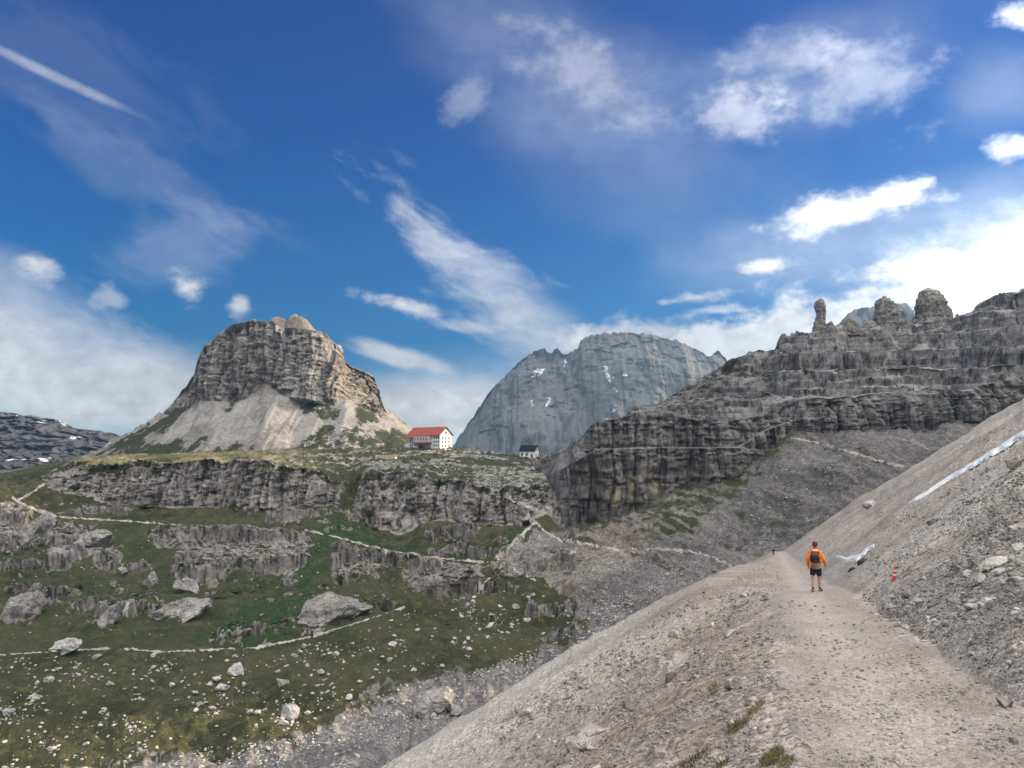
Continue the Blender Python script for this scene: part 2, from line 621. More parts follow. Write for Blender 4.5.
# ------------------------------------------------------------------ valley and plateau (one continuous lofted ground)
d_cols = np.concatenate([np.arange(-170, -10, 4.), np.arange(-10, 1036, 1.15), np.arange(1036, 1290, 6.)])
ROWS = [
    [(-170, 900, 112), (200, 900, 112), (400, 870, 122), (600, 760, 160), (730, 665, 215), (850, 610, 255), (1290, 560, 290)],
    [(-170, 770, 178), (100, 770, 180), (250, 755, 188), (400, 712, 215), (520, 672, 258), (600, 630, 300), (680, 600, 315), (730, 585, 330), (850, 560, 330), (1290, 510, 330)],
    [(-170, 655, 268), (0, 654, 270), (100, 648, 278), (200, 651, 274), (260, 648, 278), (310, 635, 290), (370, 615, 312), (410, 606, 325), (450, 595, 340), (500, 580, 362), (560, 572, 372), (640, 552, 378), (700, 556, 370), (730, 565, 360), (760, 568, 352), (850, 540, 350), (1290, 470, 360)],
    [(-170, 590, 345), (0, 590, 345), (150, 590, 345), (300, 590, 345), (400, 580, 355), (450, 583, 352), (500, 570, 372), (560, 560, 385), (640, 542, 392), (730, 535, 395), (850, 490, 400), (1290, 430, 400)],
    [(-170, 505, 455), (0, 503, 455), (50, 515, 460), (100, 520, 462), (170, 524, 455), (230, 526, 450), (300, 530, 440), (350, 543, 425), (400, 552, 415), (440, 558, 410), (490, 562, 405), (520, 560, 405), (560, 545, 412), (600, 542, 412), (640, 530, 412), (730, 510, 415), (850, 455, 420), (1290, 410, 420)],
    [(-170, 492, 470), (0, 492, 470), (40, 490, 475), (80, 497, 480), (110, 508, 482), (180, 512, 480), (230, 513, 475), (300, 510, 470), (330, 508, 468), (352, 512, 462), (370, 530, 448), (400, 540, 440), (420, 530, 446), (440, 524, 452), (500, 530, 445), (530, 522, 450), (548, 515, 455), (560, 530, 452), (585, 528, 455), (610, 519, 456), (640, 506, 458), (735, 472, 452), (800, 432, 452), (860, 432, 450), (960, 420, 445), (1290, 385, 440)],
    [(-170, 485, 485), (0, 480, 490), (40, 472, 500), (70, 463, 505), (110, 462, 496), (250, 462, 491), (300, 468, 485), (330, 478, 482), (350, 484, 495), (365, 472, 468), (400, 470, 462), (450, 478, 465), (480, 488, 462), (530, 490, 466), (555, 485, 478), (565, 482, 485), (600, 490, 510), (735, 460, 520), (860, 430, 520), (1290, 380, 500)],
    [(-170, 482, 540), (0, 476, 540), (40, 467, 545), (80, 459, 550), (120, 457, 560), (250, 457, 560), (300, 457, 560), (350, 460, 555), (400, 462, 545), (450, 464, 545), (500, 470, 535), (540, 474, 525), (560, 470, 525), (600, 470, 540), (1290, 400, 560)],
    [(-170, 481, 640), (0, 475, 640), (40, 466, 640), (80, 458, 640), (120, 455, 650), (250, 450.5, 660), (300, 449, 660), (380, 447.5, 640), (400, 447.5, 630), (455, 448.5, 620), (480, 452, 610), (520, 455, 600), (545, 454.5, 600), (560, 453, 600), (575, 450, 600), (600, 442, 620), (1290, 380, 640)],
    [(-170, 492, 800), (0, 487, 800), (120, 468, 800), (250, 462, 800), (400, 459, 800), (520, 466, 780), (600, 460, 760), (1290, 400, 760)],
]
V, B = loft(ROWS, d_cols, [10, 115, 110, 125, 60, 75, 26, 20, 6], soft=[6, 6, 4, 4, 3, 3, 3, 4, 3, 6])
PX = np.repeat(d_cols[None], V.shape[0], 0)
_, PY = pix(V)
X_, Y_, Z_ = V[..., 0], V[..., 1], V[..., 2]
jx = PX + 7 * fbm(X_ * .09, Y_ * .09, Z_ * .2, 4)
jy = PY + 5 * fbm(X_ * .09 + 40, Y_ * .09, Z_ * .2, 4)
POLY_ROCK = [
    [(-170, 505), (20, 500), (32, 512), (28, 540), (8, 550), (-170, 556)],
    [(40, 520), (75, 520), (80, 535), (110, 545), (122, 550), (118, 568), (95, 565), (85, 560), (60, 570), (42, 568), (55, 545), (35, 540)],
    [(148, 528), (190, 527), (200, 535), (185, 550), (155, 552)],
    [(178, 545), (200, 535), (230, 530), (300, 530), (312, 545), (305, 570), (285, 582), (260, 575), (240, 572), (215, 582), (180, 585), (175, 570)],
    [(405, 562), (440, 557), (478, 560), (490, 570), (470, 580), (440, 588), (410, 592), (403, 580)],
    [(360, 548), (392, 556), (385, 566), (350, 575), (335, 585), (330, 570)],
]
rock = np.zeros(PX.shape)
for pl in POLY_ROCK:
    rock = np.maximum(rock, inpoly(jx, jy, pl))
rb = blur(rock, 5)
cl_band = sstep(5.0, 5.10, B) * (1 - sstep(5.95, 6.12, B)) * (PX < 575)
cleft = np.exp(-((PX - 346 - (PY - 500) * -.3) / 9) ** 2)
cl = cl_band * (1 - .9 * cleft)
cl *= np.where(PX < 60, sstep(20, 75, PX), 1)
plat = sstep(5.97, 6.1, B)
SCREE = [(60, 790), (150, 760), (250, 745), (310, 733), (350, 708), (370, 690), (420, 680), (470, 672), (530, 655), (570, 636), (574, 604), (560, 588), (540, 578), (505, 572), (498, 560), (512, 545), (540, 528), (557, 532), (1400, 200), (1400, 1100), (60, 1100)]
crumb = fbm(X_ / 4, Y_ / 4, Z_ / 4, 4, .65)
scr = (blur(inpoly(jx, jy, SCREE), 9) + .42 * crumb) > .5
# relief: fluted columns on the cliff bands, knolls of bare rock in the turf
wx = X_ + 5 * fbm(X_ / 30, Z_ / 60, 0, 2)
fl = (np.abs(perlin(wx / 11, Y_ / 60, Z_ / 150)) * 2 + np.abs(perlin(wx / 5.2 + 9, Y_ / 60, Z_ / 90)) * .9 + np.abs(perlin(wx / 2.4 + 3, Y_ / 60, Z_ / 40)) * .45) - .8
rk = fbm(X_ / 9, Y_ / 9, Z_ / 6, 5, .55, billow=True)
soft = fbm(X_ / 38, Y_ / 38, 0, 4)
fine = fbm(X_ / 5, Y_ / 5, Z_ / 5, 3)
lobes = fbm(X_ / 26, Y_ / 50, Z_ / 90, 2)
ledges = perlin(X_ / 40, Y_ / 40, Z_ / 5)
crk = np.exp(-np.abs(perlin(wx / 12, Y_ / 60, Z_ / 150)) / .05) * 6 + np.exp(-np.abs(perlin(wx / 6 + 9, Y_ / 60, Z_ / 90)) / .05) * 2.6
lip = np.exp(-((B - 6.0) / .22) ** 2) * (PX < 575)
V[..., 2] += lip * (3.6 * fbm(X_ / 24, Y_ / 60, 1, 4) + 1.2 * rk)
V[..., 1] += lip * 5 * fbm(X_ / 16, 3, 1, 3)
V[..., 1] += cl * (crk - 2.6 * blocks(wx, Z_, 6, 7, 1.) - 1.2 * blocks(wx, Z_, 2.6, 2.6, 2.))
V[..., 1] -= cl * (5.5 * fl + 6.0 * lobes + .9 * rk + 1.0 * ledges)
V[..., 0] += cl * .8 * rk
knoll = fbm(X_ / 17, Y_ / 22, 4, 3)
rz = sstep(.15, .85, rb)
V[..., 2] += (1 - cl) * (1 - plat) * (soft * 3.0 + fine * 1.1 + knoll * 2.6) + crumb * .75 * (1 - cl)
midz = sstep(498, 520, PY) * (1 - sstep(622, 650, PY)) * (PX < 575) * (1 - cl_band)
tw = 4.5 * fbm(X_ / 40, Y_ / 40, 0, 4) + 2.0 * fbm(X_ / 11, Y_ / 11, 3, 3)
tamt = np.clip(rz * 1.0 + midz * sstep(-.12, .25, fbm(X_ / 45, Y_ / 35, 6, 3)) * .9, 0, 1) * (1 - cl)
# the ground stays even where the tracks run
for tl in ([(12, 497), (45, 513), (60, 517), (100, 519.5), (140, 522), (200, 525), (305, 530), (340, 538), (380, 549), (420, 556), (470, 561), (500, 563)], [(-40, 656), (60, 651), (95, 649), (160, 652), (255, 648), (310, 637), (360, 622), (410, 606)]):
    tl = np.array(tl)
    td = PY - np.interp(PX, tl[:, 0], tl[:, 1])
    tamt = tamt * (1 - np.exp(-(td / 4.0) ** 2) * (PX < 505))
zq = V[..., 2].copy()
tz = terrace(zq, 8.5, 3.4, tw)
pq = (zq + tw) / 8.5
pq = pq - np.floor(pq)
rimv = sstep(.42, .72, pq) * (1 - sstep(.80, .98, pq))
V[..., 2] += tamt * ((tz - zq) + 1.0 * rk)
V[..., 1] -= tamt * (2.6 * rimv + .7 * fl + 1.5 * rk + 1.0 * ledges)
V[..., 1] += tamt * (crk * .35 - 1.8 * blocks(wx, zq, 4.5, 3.2, 3.) - .8 * blocks(wx, zq, 2, 1.6, 4.))
terr = fbm(X_ / 34, Y_ / 16, 0, 5, .6)
V[..., 2] += plat * (fbm(X_ / 25, Y_ / 40, 0, 4, .55) * 1.3 + np.where(terr > .0, .8, -.2) * (PX < 580) * sstep(150, 330, PX) + .5 * crumb)
mask = np.zeros(V.shape[:2] + (3,))
cls = np.zeros(PX.shape, int)          # 0 meadow, 1 cliff, 2 scree
cls[scr] = 2
NZ = np.abs(normals(blur(V[..., 0], 1)[..., None] * [1, 0, 0] + blur(V[..., 1], 1)[..., None] * [0, 1, 0] + blur(V[..., 2], 1)[..., None] * [0, 0, 1])[..., 2])
cls[(tamt > .12) & (cls == 0) & (blur(sstep(.92, .60, NZ), 2) + .5 * rb + .45 * crumb > .58)] = 1
cls[cl + .25 * crumb > .5] = 1
LUSH = [(330, 500), (352, 512), (372, 532), (400, 545), (480, 548), (530, 530), (538, 540), (480, 558), (400, 553), (345, 540), (328, 560), (312, 590), (292, 635), (240, 645), (190, 645), (235, 610), (290, 582), (315, 555), (318, 530)]
grassy = cls == 0
mask[..., 0] = np.where(grassy, blur(inpoly(jx, jy, LUSH), 10) * .9 + .30 * (PX < 360) * (PY > 520) * (PY < 645), 0)
sun_gold = plat * (PX > 70) * (PX < 330) * (PY < 475) * sstep(-.2, .3, fbm(X_ / 20, Y_ / 30, 3, 3))  # plateau lip: dry grass plus low sunlight painted into its colour
mask[..., 1] = np.where(grassy, blur(sun_gold * (1 - sstep(270, 330, PX)), 6) * .75, 0)
mask[..., 2] = np.where(grassy, plat * (.30 + .30 * sstep(-.1, .3, terr) * sstep(200, 330, PX)) + .5 * blur(rock, 9), 0)
ptch = [(470, 465), (560, 462), (565, 515), (470, 500)]
mask[..., 2] = np.where(grassy, np.maximum(mask[..., 2], blur(inpoly(jx, jy, ptch), 8) * .55), mask[..., 2])
tuft = fbm(X_ / 14, Y_ / 14, Z_ / 10, 4)
mask[..., 0] = np.where(cls == 1, .24 + .5 * tuft + .30 * sstep(.55, 1., B - 5) * cl, mask[..., 0])
mask[..., 1] = np.where(cls == 1, .25, mask[..., 1])
mask[..., 2] = np.where(cls == 1, rb * .40, mask[..., 2])
# grey scree: grass tongues below the ridge cliffs, warm earth and pale runs
GR1 = [(575, 540), (600, 520), (650, 500), (700, 482), (740, 462), (790, 432), (800, 440), (760, 470), (715, 508), (690, 530), (662, 536), (640, 530), (610, 532), (590, 545)]
EARTH = [(560, 545), (600, 522), (660, 520), (640, 560), (560, 600), (520, 575)]
PALE = [(500, 556), (540, 520), (560, 545), (640, 552), (620, 580), (560, 585), (530, 600), (500, 575)]
# runs follow the fall line of the fan
ru = X_ * .80 + Y_ * .60
run = fbm(ru / 6 + .6 * fbm(X_ / 30, Y_ / 30, 0, 2), (Y_ * .8 - X_ * .6) / 70, 0, 5, .6)
sg = cls == 2
mask[..., 0] = np.where(sg, blur(inpoly(jx, jy, GR1), 6) * (.40 + .5 * run) + .12 + .40 * sstep(.18, .5, run) * (PX > 560), mask[..., 0])
edge = np.exp(-np.minimum(np.abs(PY - np.interp(PX, [60, 150, 250, 350, 420, 530, 570], [790, 760, 745, 708, 680, 655, 620])), 200) / 14)
mask[..., 0] = np.where(sg & (PX < 590), np.maximum(mask[..., 0], edge * .62), mask[..., 0])
mask[..., 1] = np.where(sg, blur(inpoly(jx, jy, EARTH), 10) * .9, mask[..., 1])
mask[..., 2] = np.where(sg, np.maximum(blur(inpoly(jx, jy, PALE), 8) * .8, sstep(.05, -.4, run) * .45 + .45 * sstep(600, 480, PX)), mask[..., 2])
V[..., 2] += sg * (run * 1.2 + crumb * .35)
nv, nu = PX.shape
fcs = grid_faces(nv, nu)
fcl = cls.ravel()[fcs[:, 0]]
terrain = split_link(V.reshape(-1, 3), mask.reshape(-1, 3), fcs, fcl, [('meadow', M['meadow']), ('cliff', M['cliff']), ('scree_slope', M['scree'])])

# wide low ground out to the horizon, under everything
gx = np.concatenate([-np.geomspace(2030, 200, 40), np.linspace(-150, 150, 9), np.geomspace(200, 2030, 40)])
gy = np.concatenate([[-600, -200], np.linspace(-50, 900, 20), np.geomspace(1000, 4650, 40)])
GX, GY = np.meshgrid(gx, gy)
GZ = -105 - 60 * sstep(500, 3000, np.hypot(GX, GY)) + 12 * fbm(GX / 400, GY / 400, 0, 3)
gm = np.zeros((GX.size, 3))
ground = link('ground', np_mesh('ground', np.stack([GX, GY, GZ], -1).reshape(-1, 3), grid_faces(*GX.shape), gm, True), M['meadow'])
tag(ground, kind='structure')


# ------------------------------------------------------------------ stepped ridge on the right
b_cols = np.concatenate([np.arange(532, 1036, 1.0), np.arange(1036, 1700, 5.)])
RB = [
    [(532, 554, 529), (548, 549, 499), (556, 547, 461), (575, 549, 450), (600, 535, 452), (640, 521, 454), (670, 511, 454), (700, 501, 452), (735, 487, 449), (766, 465, 449), (798, 443, 449), (850, 447, 449), (900, 457, 447), (960, 447, 441), (1036, 429, 434), (1700, 339, 429)],
    [(532, 500, 530), (548, 480, 500), (558, 470, 470), (575, 462, 454), (600, 449, 455), (640, 447, 456), (735, 447, 452), (766, 432, 451), (798, 420, 449), (850, 416, 451), (900, 414, 451), (960, 412, 445), (1036, 398, 439), (1700, 250, 439)],
    [(532, 470, 540), (548, 462, 520), (565, 452, 505), (580, 436, 469), (600, 420, 461), (620, 416, 461), (650, 412, 461), (700, 418, 459), (735, 418, 457), (766, 412, 457), (798, 402, 457), (850, 396, 459), (900, 392, 459), (960, 388, 454), (1036, 372, 449), (1700, 150, 469)],
    [(532, 459, 570), (560, 455, 565), (580, 445, 550), (592, 436, 545), (600, 430, 540), (625, 416, 545), (650, 408, 550), (690, 385, 565), (718, 368, 575), (735, 359, 580), (752, 355, 585), (774, 351, 590), (780, 339, 592), (790, 336, 595), (812, 333, 600), (830, 325, 602), (845, 329, 602), (860, 329, 602), (880, 328, 600), (900, 325, 600), (915, 325, 598), (935, 325, 596), (955, 321, 594), (972, 311, 590), (980, 303, 590), (1000, 295, 588), (1024, 290, 585), (1100, 240, 590), (1250, 110, 600), (1700, -250, 640)],
    [(532, 470, 700), (600, 450, 700), (735, 390, 720), (850, 360, 730), (1024, 340, 720), (1700, 0, 800)],
]
RB.insert(2, [(p, y - 1.2, Y + (9 if 570 < p < 790 else 0)) for p, y, Y in RB[1]])
RB[3] = [(p, y, Y + (8 if 570 < p < 790 else 0)) for p, y, Y in RB[3]]
V, B = loft(RB, b_cols, [70, 8, 46, 130, 10], soft=[3, 2, 2, 4, 2, 4])
B = np.interp(B, [0, 1, 2, 3, 4, 5], [0, 1, 1.03, 2, 3, 4])
PX = np.repeat(b_cols[None], V.shape[0], 0)
_, PY = pix(V)
X_, Y_, Z_ = V[..., 0].copy(), V[..., 1].copy(), V[..., 2].copy()
low = 1 - sstep(1.7, 2.15, B)
up = sstep(1.9, 2.1, B)
back = sstep(3.0, 3.05, B)
wob = fbm(X_ / 70, Y_ / 70, 0, 4) * 7 + fbm(X_ / 14, Y_ / 14, 3, 3) * 2.2
zt = terrace(terrace(Z_, 17.0, 2.6, wob * 1.3), 5.6, 2.4, wob * .6 + 1.5 * perlin(X_ / 20, Y_ / 20, 2.2))
ph = (Z_ + wob) / 13.0
ph = ph - np.floor(ph)
rim = sstep(.42, .72, ph) * (1 - sstep(.80, .98, ph))
amt = up * (1 - back) * (.45 + .55 * sstep(680, 800, PX))
fade = 1 - sstep(2.93, 3.0, B)
V[..., 2] = Z_ + (zt - Z_) * amt * fade
zt2 = terrace(Z_, 16, 2.2, wob * .6)
V[..., 2] += (zt2 - Z_) * low * .22 * sstep(0, .12, B)
wx = X_ + 5 * fbm(X_ / 26, Z_ / 50, 0, 2)
fl = (np.abs(perlin(wx / 12, Y_ / 60, Z_ / 130)) * 2 + np.abs(perlin(wx / 5.4 + 9, Y_ / 60, Z_ / 80)) * 1.0 + np.abs(perlin(wx / 2.5 + 3, Y_ / 60, Z_ / 34)) * .5) - .8
rk = fbm(X_ / 10, Y_ / 10, Z_ / 7, 5, .58, billow=True)
lay = perlin(X_ / 60, Y_ / 60, Z_ / 3.2) + .7 * perlin(X_ / 40, Y_ / 40, Z_ / 1.6)
lobes = fbm(X_ / 26, Y_ / 60, Z_ / 70, 2)
wl = low * sstep(545, 575, PX) * (.25 + .75 * sstep(.05, .45, B))
crk = np.exp(-np.abs(perlin(wx / 13, Y_ / 60, Z_ / 130)) / .05) * 6 + np.exp(-np.abs(perlin(wx / 6 + 9, Y_ / 60, Z_ / 80)) / .05) * 2.6
V[..., 1] += (wl + .5 * up * (1 - back) * fade) * crk
V[..., 1] -= (wl + .9 * up * (1 - back) * fade) * (3.0 * blocks(wx, Z_, 6.5, 5, 5.) + 1.5 * blocks(wx, Z_, 2.8, 2.2, 6.))
V[..., 1] -= wl * (6.0 * fl + 7 * lobes + .8 * lay + .8 * rk) + up * (1 - back) * fade * (1.0 * rk + 1.8 * lay + 3.4 * fl + 4.5 * rim * amt)
V[..., 2] += up * (1 - back) * (.4 * rk * fade + 1.0 * fbm(X_ / 5, Y_ / 8, 2, 4) * sstep(2.6, 2.95, B))
# notched skyline
V[..., 2] += sstep(2.8, 3.0, B) * (1 - back) * np.maximum(0, fbm(X_ / 6, 0, 7, 3)) * 5 * sstep(740, 780, PX)
mask = np.zeros(V.shape[:2] + (3,))
jx = PX + 6 * fbm(X_ * .1, Y_ * .1, Z_ * .1, 4)
jy = PY + 5 * fbm(X_ * .1 + 40, Y_ * .1, Z_ * .1, 4)
slope_g = up * (.30 + .35 * fbm(X_ / 22, Y_ / 22, Z_ / 30, 4)) * (1 - sstep(730, 800, PX))
mask[..., 0] = slope_g + up * .12 + (1 - sstep(.0, .10, B)) * .5 * (PX < 760)
OCH = [[(611, 480), (630, 474), (636, 498), (624, 510), (612, 508)], [(645, 478), (662, 476), (662, 500), (648, 505)], [(600, 455), (735, 455), (735, 480), (640, 500), (600, 500)],
       [(990, 350), (1040, 345), (1040, 385), (1000, 388)], [(915, 360), (950, 360), (950, 385), (915, 385)], [(810, 320), (850, 330), (840, 360), (815, 355)]]
mask[..., 1] = .12
for k, pl in enumerate(OCH):
    mask[..., 1] = np.maximum(mask[..., 1], inpoly(jx, jy, pl) * ((.9, .9, .3, .25, .35, .25)[k]))
ledge = (zt - Z_)
NZ = np.abs(normals(V)[..., 2])
flatb = blur(sstep(.45, .85, NZ), 1)
mask[..., 2] = up * (1 - back) * ((.10 + .62 * flatb) * (.35 + .65 * sstep(740, 830, PX)) + .3 * fbm(X_ / 12, Y_ / 12, Z_ / 12, 3)) * (1 - .4 * mask[..., 0])
rf_ = grid_faces(*PX.shape)
rc_ = ((B + .8 * fbm(X_ / 30, Y_ / 30, 5, 3) + .10 * fbm(X_ / 12, Y_ / 12, Z_ / 12, 4)) > 2.0).astype(int).ravel()[rf_[:, 0]]
split_link(V.reshape(-1, 3), mask.reshape(-1, 3), rf_, rc_, [('cliff', M['lower_cliff']), ('ridge', M['ridge'])])

# ------------------------------------------------------------------ butte on the left of the pass
c_cols = np.arange(20, 500, .9)
sky_row = [(20, 492, 960), (60, 470, 940), (100, 449, 930), (115, 440, 925), (140, 426, 920), (160, 414, 915), (171, 406, 910), (176, 397, 905), (186, 386, 900), (194, 376, 890), (197, 361, 886), (203, 347, 884), (216, 336, 883), (225, 328.5, 883), (237, 322.5, 883), (255, 320, 883), (270, 321, 883), (283, 327, 883), (300, 328, 883), (316, 330.5, 883), (325, 333, 884), (331, 340, 888), (342, 347, 905), (345, 362, 925), (355, 367, 936), (366, 372, 945), (375, 378, 952), (380, 396, 958), (384, 407, 964), (400, 419, 985), (412, 429, 1000), (440, 447, 1010), (500, 480, 1030)]
foot_row = [(20, 494, 900), (60, 474, 890), (100, 455, 880), (140, 433, 875), (170, 418, 872), (190, 409, 868), (200, 400, 866), (215, 400, 862), (228, 404, 860), (246, 399, 858), (257, 392, 862), (266, 386, 864), (275, 388, 862), (284, 396, 856), (300, 404, 850), (318, 405, 846), (334, 405, 848), (346, 400, 860), (358, 404, 885), (366, 409, 890), (378, 416, 910), (388, 421, 930), (412, 434, 960), (440, 451, 975), (500, 482, 1000)]
base_row = [(20, 500, 760), (100, 470, 740), (250, 464, 735), (400, 462, 740), (440, 464, 780), (500, 486, 860)]
RD = [base_row, foot_row, sky_row, [(p, y + 14, Y + 90) for p, y, Y in sky_row], [(p, 500, 1300) for p, y, Y in sky_row]]
V, B = loft(RD, c_cols, [95, 115, 8, 6], soft=[4, 3, 1.5, 3, 6])
PX = np.repeat(c_cols[None], V.shape[0], 0)
_, PY = pix(V)
X_, Y_, Z_ = V[..., 0].copy(), V[..., 1].copy(), V[..., 2].copy()
face = sstep(.98, 1.06, B) * (1 - sstep(1.9, 2.0, B))
core = sstep(165, 205, PX) * (1 - sstep(378, 395, PX))
wx = X_ + 9 * fbm(X_ / 40, Z_ / 80, 0, 2)
fl = (np.abs(perlin(wx / 20, Y_ / 90, Z_ / 220)) * 2 + np.abs(perlin(wx / 9 + 9, Y_ / 90, Z_ / 130)) * 1.1 + np.abs(perlin(wx / 4.2 + 3, Y_ / 60, Z_ / 60)) * .6) - .8
rk = fbm(X_ / 16, Y_ / 16, Z_ / 9, 5, .58, billow=True)
lay = perlin(X_ / 80, Y_ / 80, Z_ / 6.) + .6 * perlin(X_ / 60, Y_ / 60, Z_ / 2.6)
lobes = fbm(X_ / 45, Y_ / 80, Z_ / 120, 3)
crk = np.exp(-np.abs(perlin(wx / 22, Y_ / 90, Z_ / 220)) / .045) * 11 + np.exp(-np.abs(perlin(wx / 10 + 9, Y_ / 90, Z_ / 130)) / .05) * 5
V[..., 1] += face * core * (crk - 4.6 * blocks(wx, Z_, 9, 26, 7.) - 2.4 * blocks(wx, Z_, 4.0, 9, 8.))
V[..., 1] -= face * core * (10 * fl + 13 * lobes + .7 * lay + 3.4 * rk)
V[..., 0] += face * core * (3.0 * rk + .8 * lay) * sstep(330, 350, PX)
rv = fbm(X_ / 13, Y_ / 120, Z_ / 150, 4)
V[..., 2] += (1 - sstep(.9, 1.05, B)) * (rv * 3.5 + fbm(X_ / 9, Y_ / 9, 4, 3) * 1.2) * sstep(0, .15, B)
V[..., 2] += sstep(1.8, 2, B) * (1 - sstep(2, 2.3, B)) * fbm(X_ / 8, Y_ / 20, 8, 3) * 2.2
V[..., 2] += (1 - core) * sstep(.9, 1.2, B) * fbm(X_ / 12, Y_ / 12, Z_ / 12, 4) * 4 * (1 - sstep(2, 2.1, B))
mask = np.zeros(V.shape[:2] + (3,))
jx = PX + 9 * fbm(X_ * .05, Y_ * .03, Z_ * .05, 4)
jy = PY + 7 * fbm(X_ * .05 + 40, Y_ * .03, Z_ * .05, 4)
tal = 1 - sstep(.92, 1.04, B)
GD = [[(60, 480), (110, 447), (165, 415), (200, 400), (170, 425), (130, 452), (100, 470)], [(296, 402), (335, 404), (340, 418), (300, 416)], [(225, 400), (240, 396), (236, 408), (224, 408)],
      [(355, 395), (372, 405), (385, 425), (360, 425)], [(290, 440), (330, 425), (420, 432), (450, 470), (250, 470)], [(60, 475), (120, 450), (200, 440), (260, 448), (260, 480)]]
gd = np.zeros(PX.shape)
for k, pl in enumerate(GD):
    gd = np.maximum(gd, blur(inpoly(jx, jy, pl), 6) * (.60 if k in (1, 2, 3) else .46))
mask[..., 0] = gd + tal * (.10 + .35 * fbm(X_ / 16, Y_ / 50, Z_ / 30, 4)) + (1 - core) * .2 * (1 - sstep(400, 410, PX))
GO = [(378, 400), (420, 420), (440, 450), (410, 440), (390, 425)]
mask[..., 1] = np.maximum(sstep(318, 345, PX) * .42 * face, .15)  # ochre on the right flank paints in the golden sunlight there
mask[..., 2] = tal * (.30 - .4 * gd + .45 * rv) * sstep(110, 190, PX)
butte = link('mountain', np_mesh('mountain', V.reshape(-1, 3), grid_faces(*PX.shape), mask.reshape(-1, 3), True), M['peak'])
tag(butte, kind='structure')

# ------------------------------------------------------------------ far massif, far left hill, far peak
e_cols = np.arange(430, 800, .9)
e_sky = [(430, 480, 4300), (456, 441, 4250), (470, 421, 4200), (490, 391, 4150), (505, 376, 4120), (520, 361, 4100), (535, 351, 4080), (545, 348, 4080), (550, 354, 4080), (557, 348, 4060), (565, 355, 4050), (577, 349, 4020), (582, 339, 4010), (595, 334, 4000), (620, 332, 4000), (650, 334, 4000), (680, 342, 4020), (700, 351, 4050), (710, 357, 4080), (718, 350, 4090), (728, 361, 4110), (750, 383, 4150), (800, 420, 4250), (860, 470, 4300)]
RE = [[(430, 492, 3500), (860, 500, 3500)], [(430, 486, 3800), (470, 445, 3760), (540, 420, 3700), (600, 410, 3680), (660, 405, 3700), (730, 420, 3760), (860, 480, 3900)],
      [(430, 484, 4000), (456, 452, 3980), (490, 402, 3950), (520, 376, 3930), (550, 370, 3920), (590, 352, 3900), (650, 352, 3900), (700, 366, 3950), (730, 376, 3980), (860, 474, 4100)], e_sky, [(p, 492, 4650) for p, y, Y in e_sky]]
V, B = loft(RE, e_cols, [26, 60, 50, 8], soft=[6, 6, 4, 1.2, 6])
PX = np.repeat(e_cols[None], V.shape[0], 0)
_, PY = pix(V)
X_, Y_, Z_ = V[..., 0].copy(), V[..., 1].copy(), V[..., 2].copy()
bk = sstep(3.0, 3.1, B)
wx = X_ + 12 * fbm(X_ / 160, Z_ / 300, 0, 2)
fl = (np.abs(perlin(wx / 90, Y_ / 400, Z_ / 700)) * 2 + np.abs(perlin(wx / 40 + 9, Y_ / 400, Z_ / 420)) * 1.1 + np.abs(perlin(wx / 18 + 3, Y_ / 300, Z_ / 200)) * .6) - .8
rk = fbm(X_ / 90, Y_ / 90, Z_ / 60, 5, .58, billow=True)
V[..., 1] -= sstep(.1, .9, B) * (1 - sstep(2.9, 3, B)) * (24 * fl + 8 * rk + 26 * blocks(wx, Z_, 85, 130, 3.) + 14 * blocks(wx, Z_, 36, 50, 5.) + 110 * fbm(X_ / 330, 0, Z_ / 700, 3))
V[..., 2] += sstep(2.5, 3, B) * (1 - bk) * fbm(X_ / 25, 0, 3, 4) * 12
jx = PX + 2.2 * fbm(X_ / 40, Z_ / 40, 0, 4)
jy = PY + 2 * fbm(X_ / 40 + 9, Z_ / 40, 0, 4)
mask = np.zeros(V.shape[:2] + (3,))
SNOW = [[(602, 365), (606, 365), (612, 382), (607, 382)], [(609, 383), (614, 388), (619, 396), (615, 394)], [(564, 356), (567, 356), (567, 372), (564, 374)], [(640, 366), (652, 368), (651, 370), (641, 368)],
        [(534, 368), (546, 366), (540, 376), (530, 377)], [(544, 402), (551, 396), (552, 399), (546, 408)], [(600, 415), (610, 420), (612, 424), (604, 420)], [(612, 405), (614, 405), (615, 414), (612, 414)], [(531, 398), (534, 398), (533, 406), (530, 406)], [(612, 377), (626, 376), (626, 378), (612, 379)]]
for pl in SNOW:
    mask[..., 2] = np.maximum(mask[..., 2], inpoly(jx, jy, pl) * .50)
massif = link('mountain', np_mesh('massif', V.reshape(-1, 3), grid_faces(*PX.shape), mask.reshape(-1, 3), True), M['far'])
tag(massif, kind='structure')

f_cols = np.arange(-140, 200, 1.2)
f_sky = [(-260, 392, 1900), (-100, 402, 1850), (0, 412, 1800), (25, 414.5, 1800), (50, 420, 1800), (75, 427, 1820), (100, 430, 1850), (113, 432, 1870), (125, 438, 1900), (160, 458, 1950), (200, 480, 2000)]
RF = [[(-260, 500, 1350), (200, 500, 1350)], [(-260, 440, 1650), (0, 448, 1600), (100, 458, 1650), (200, 482, 1800)], f_sky, [(p, 500, 2300) for p, y, Y in f_sky]]
V, B = loft(RF, f_cols, [30, 34, 6], soft=[6, 6, 1.5, 6])
PX = np.repeat(f_cols[None], V.shape[0], 0)
_, PY = pix(V)
X_, Y_, Z_ = V[..., 0].copy(), V[..., 1].copy(), V[..., 2].copy()
rk = fbm(X_ / 60, Y_ / 60, Z_ / 22, 5, .6, billow=True)
V[..., 1] -= (1 - sstep(1.9, 2, B)) * 40 * rk
V[..., 2] += (1 - sstep(2, 2.1, B)) * (fbm(X_ / 70, Y_ / 70, 3, 4) * 9)
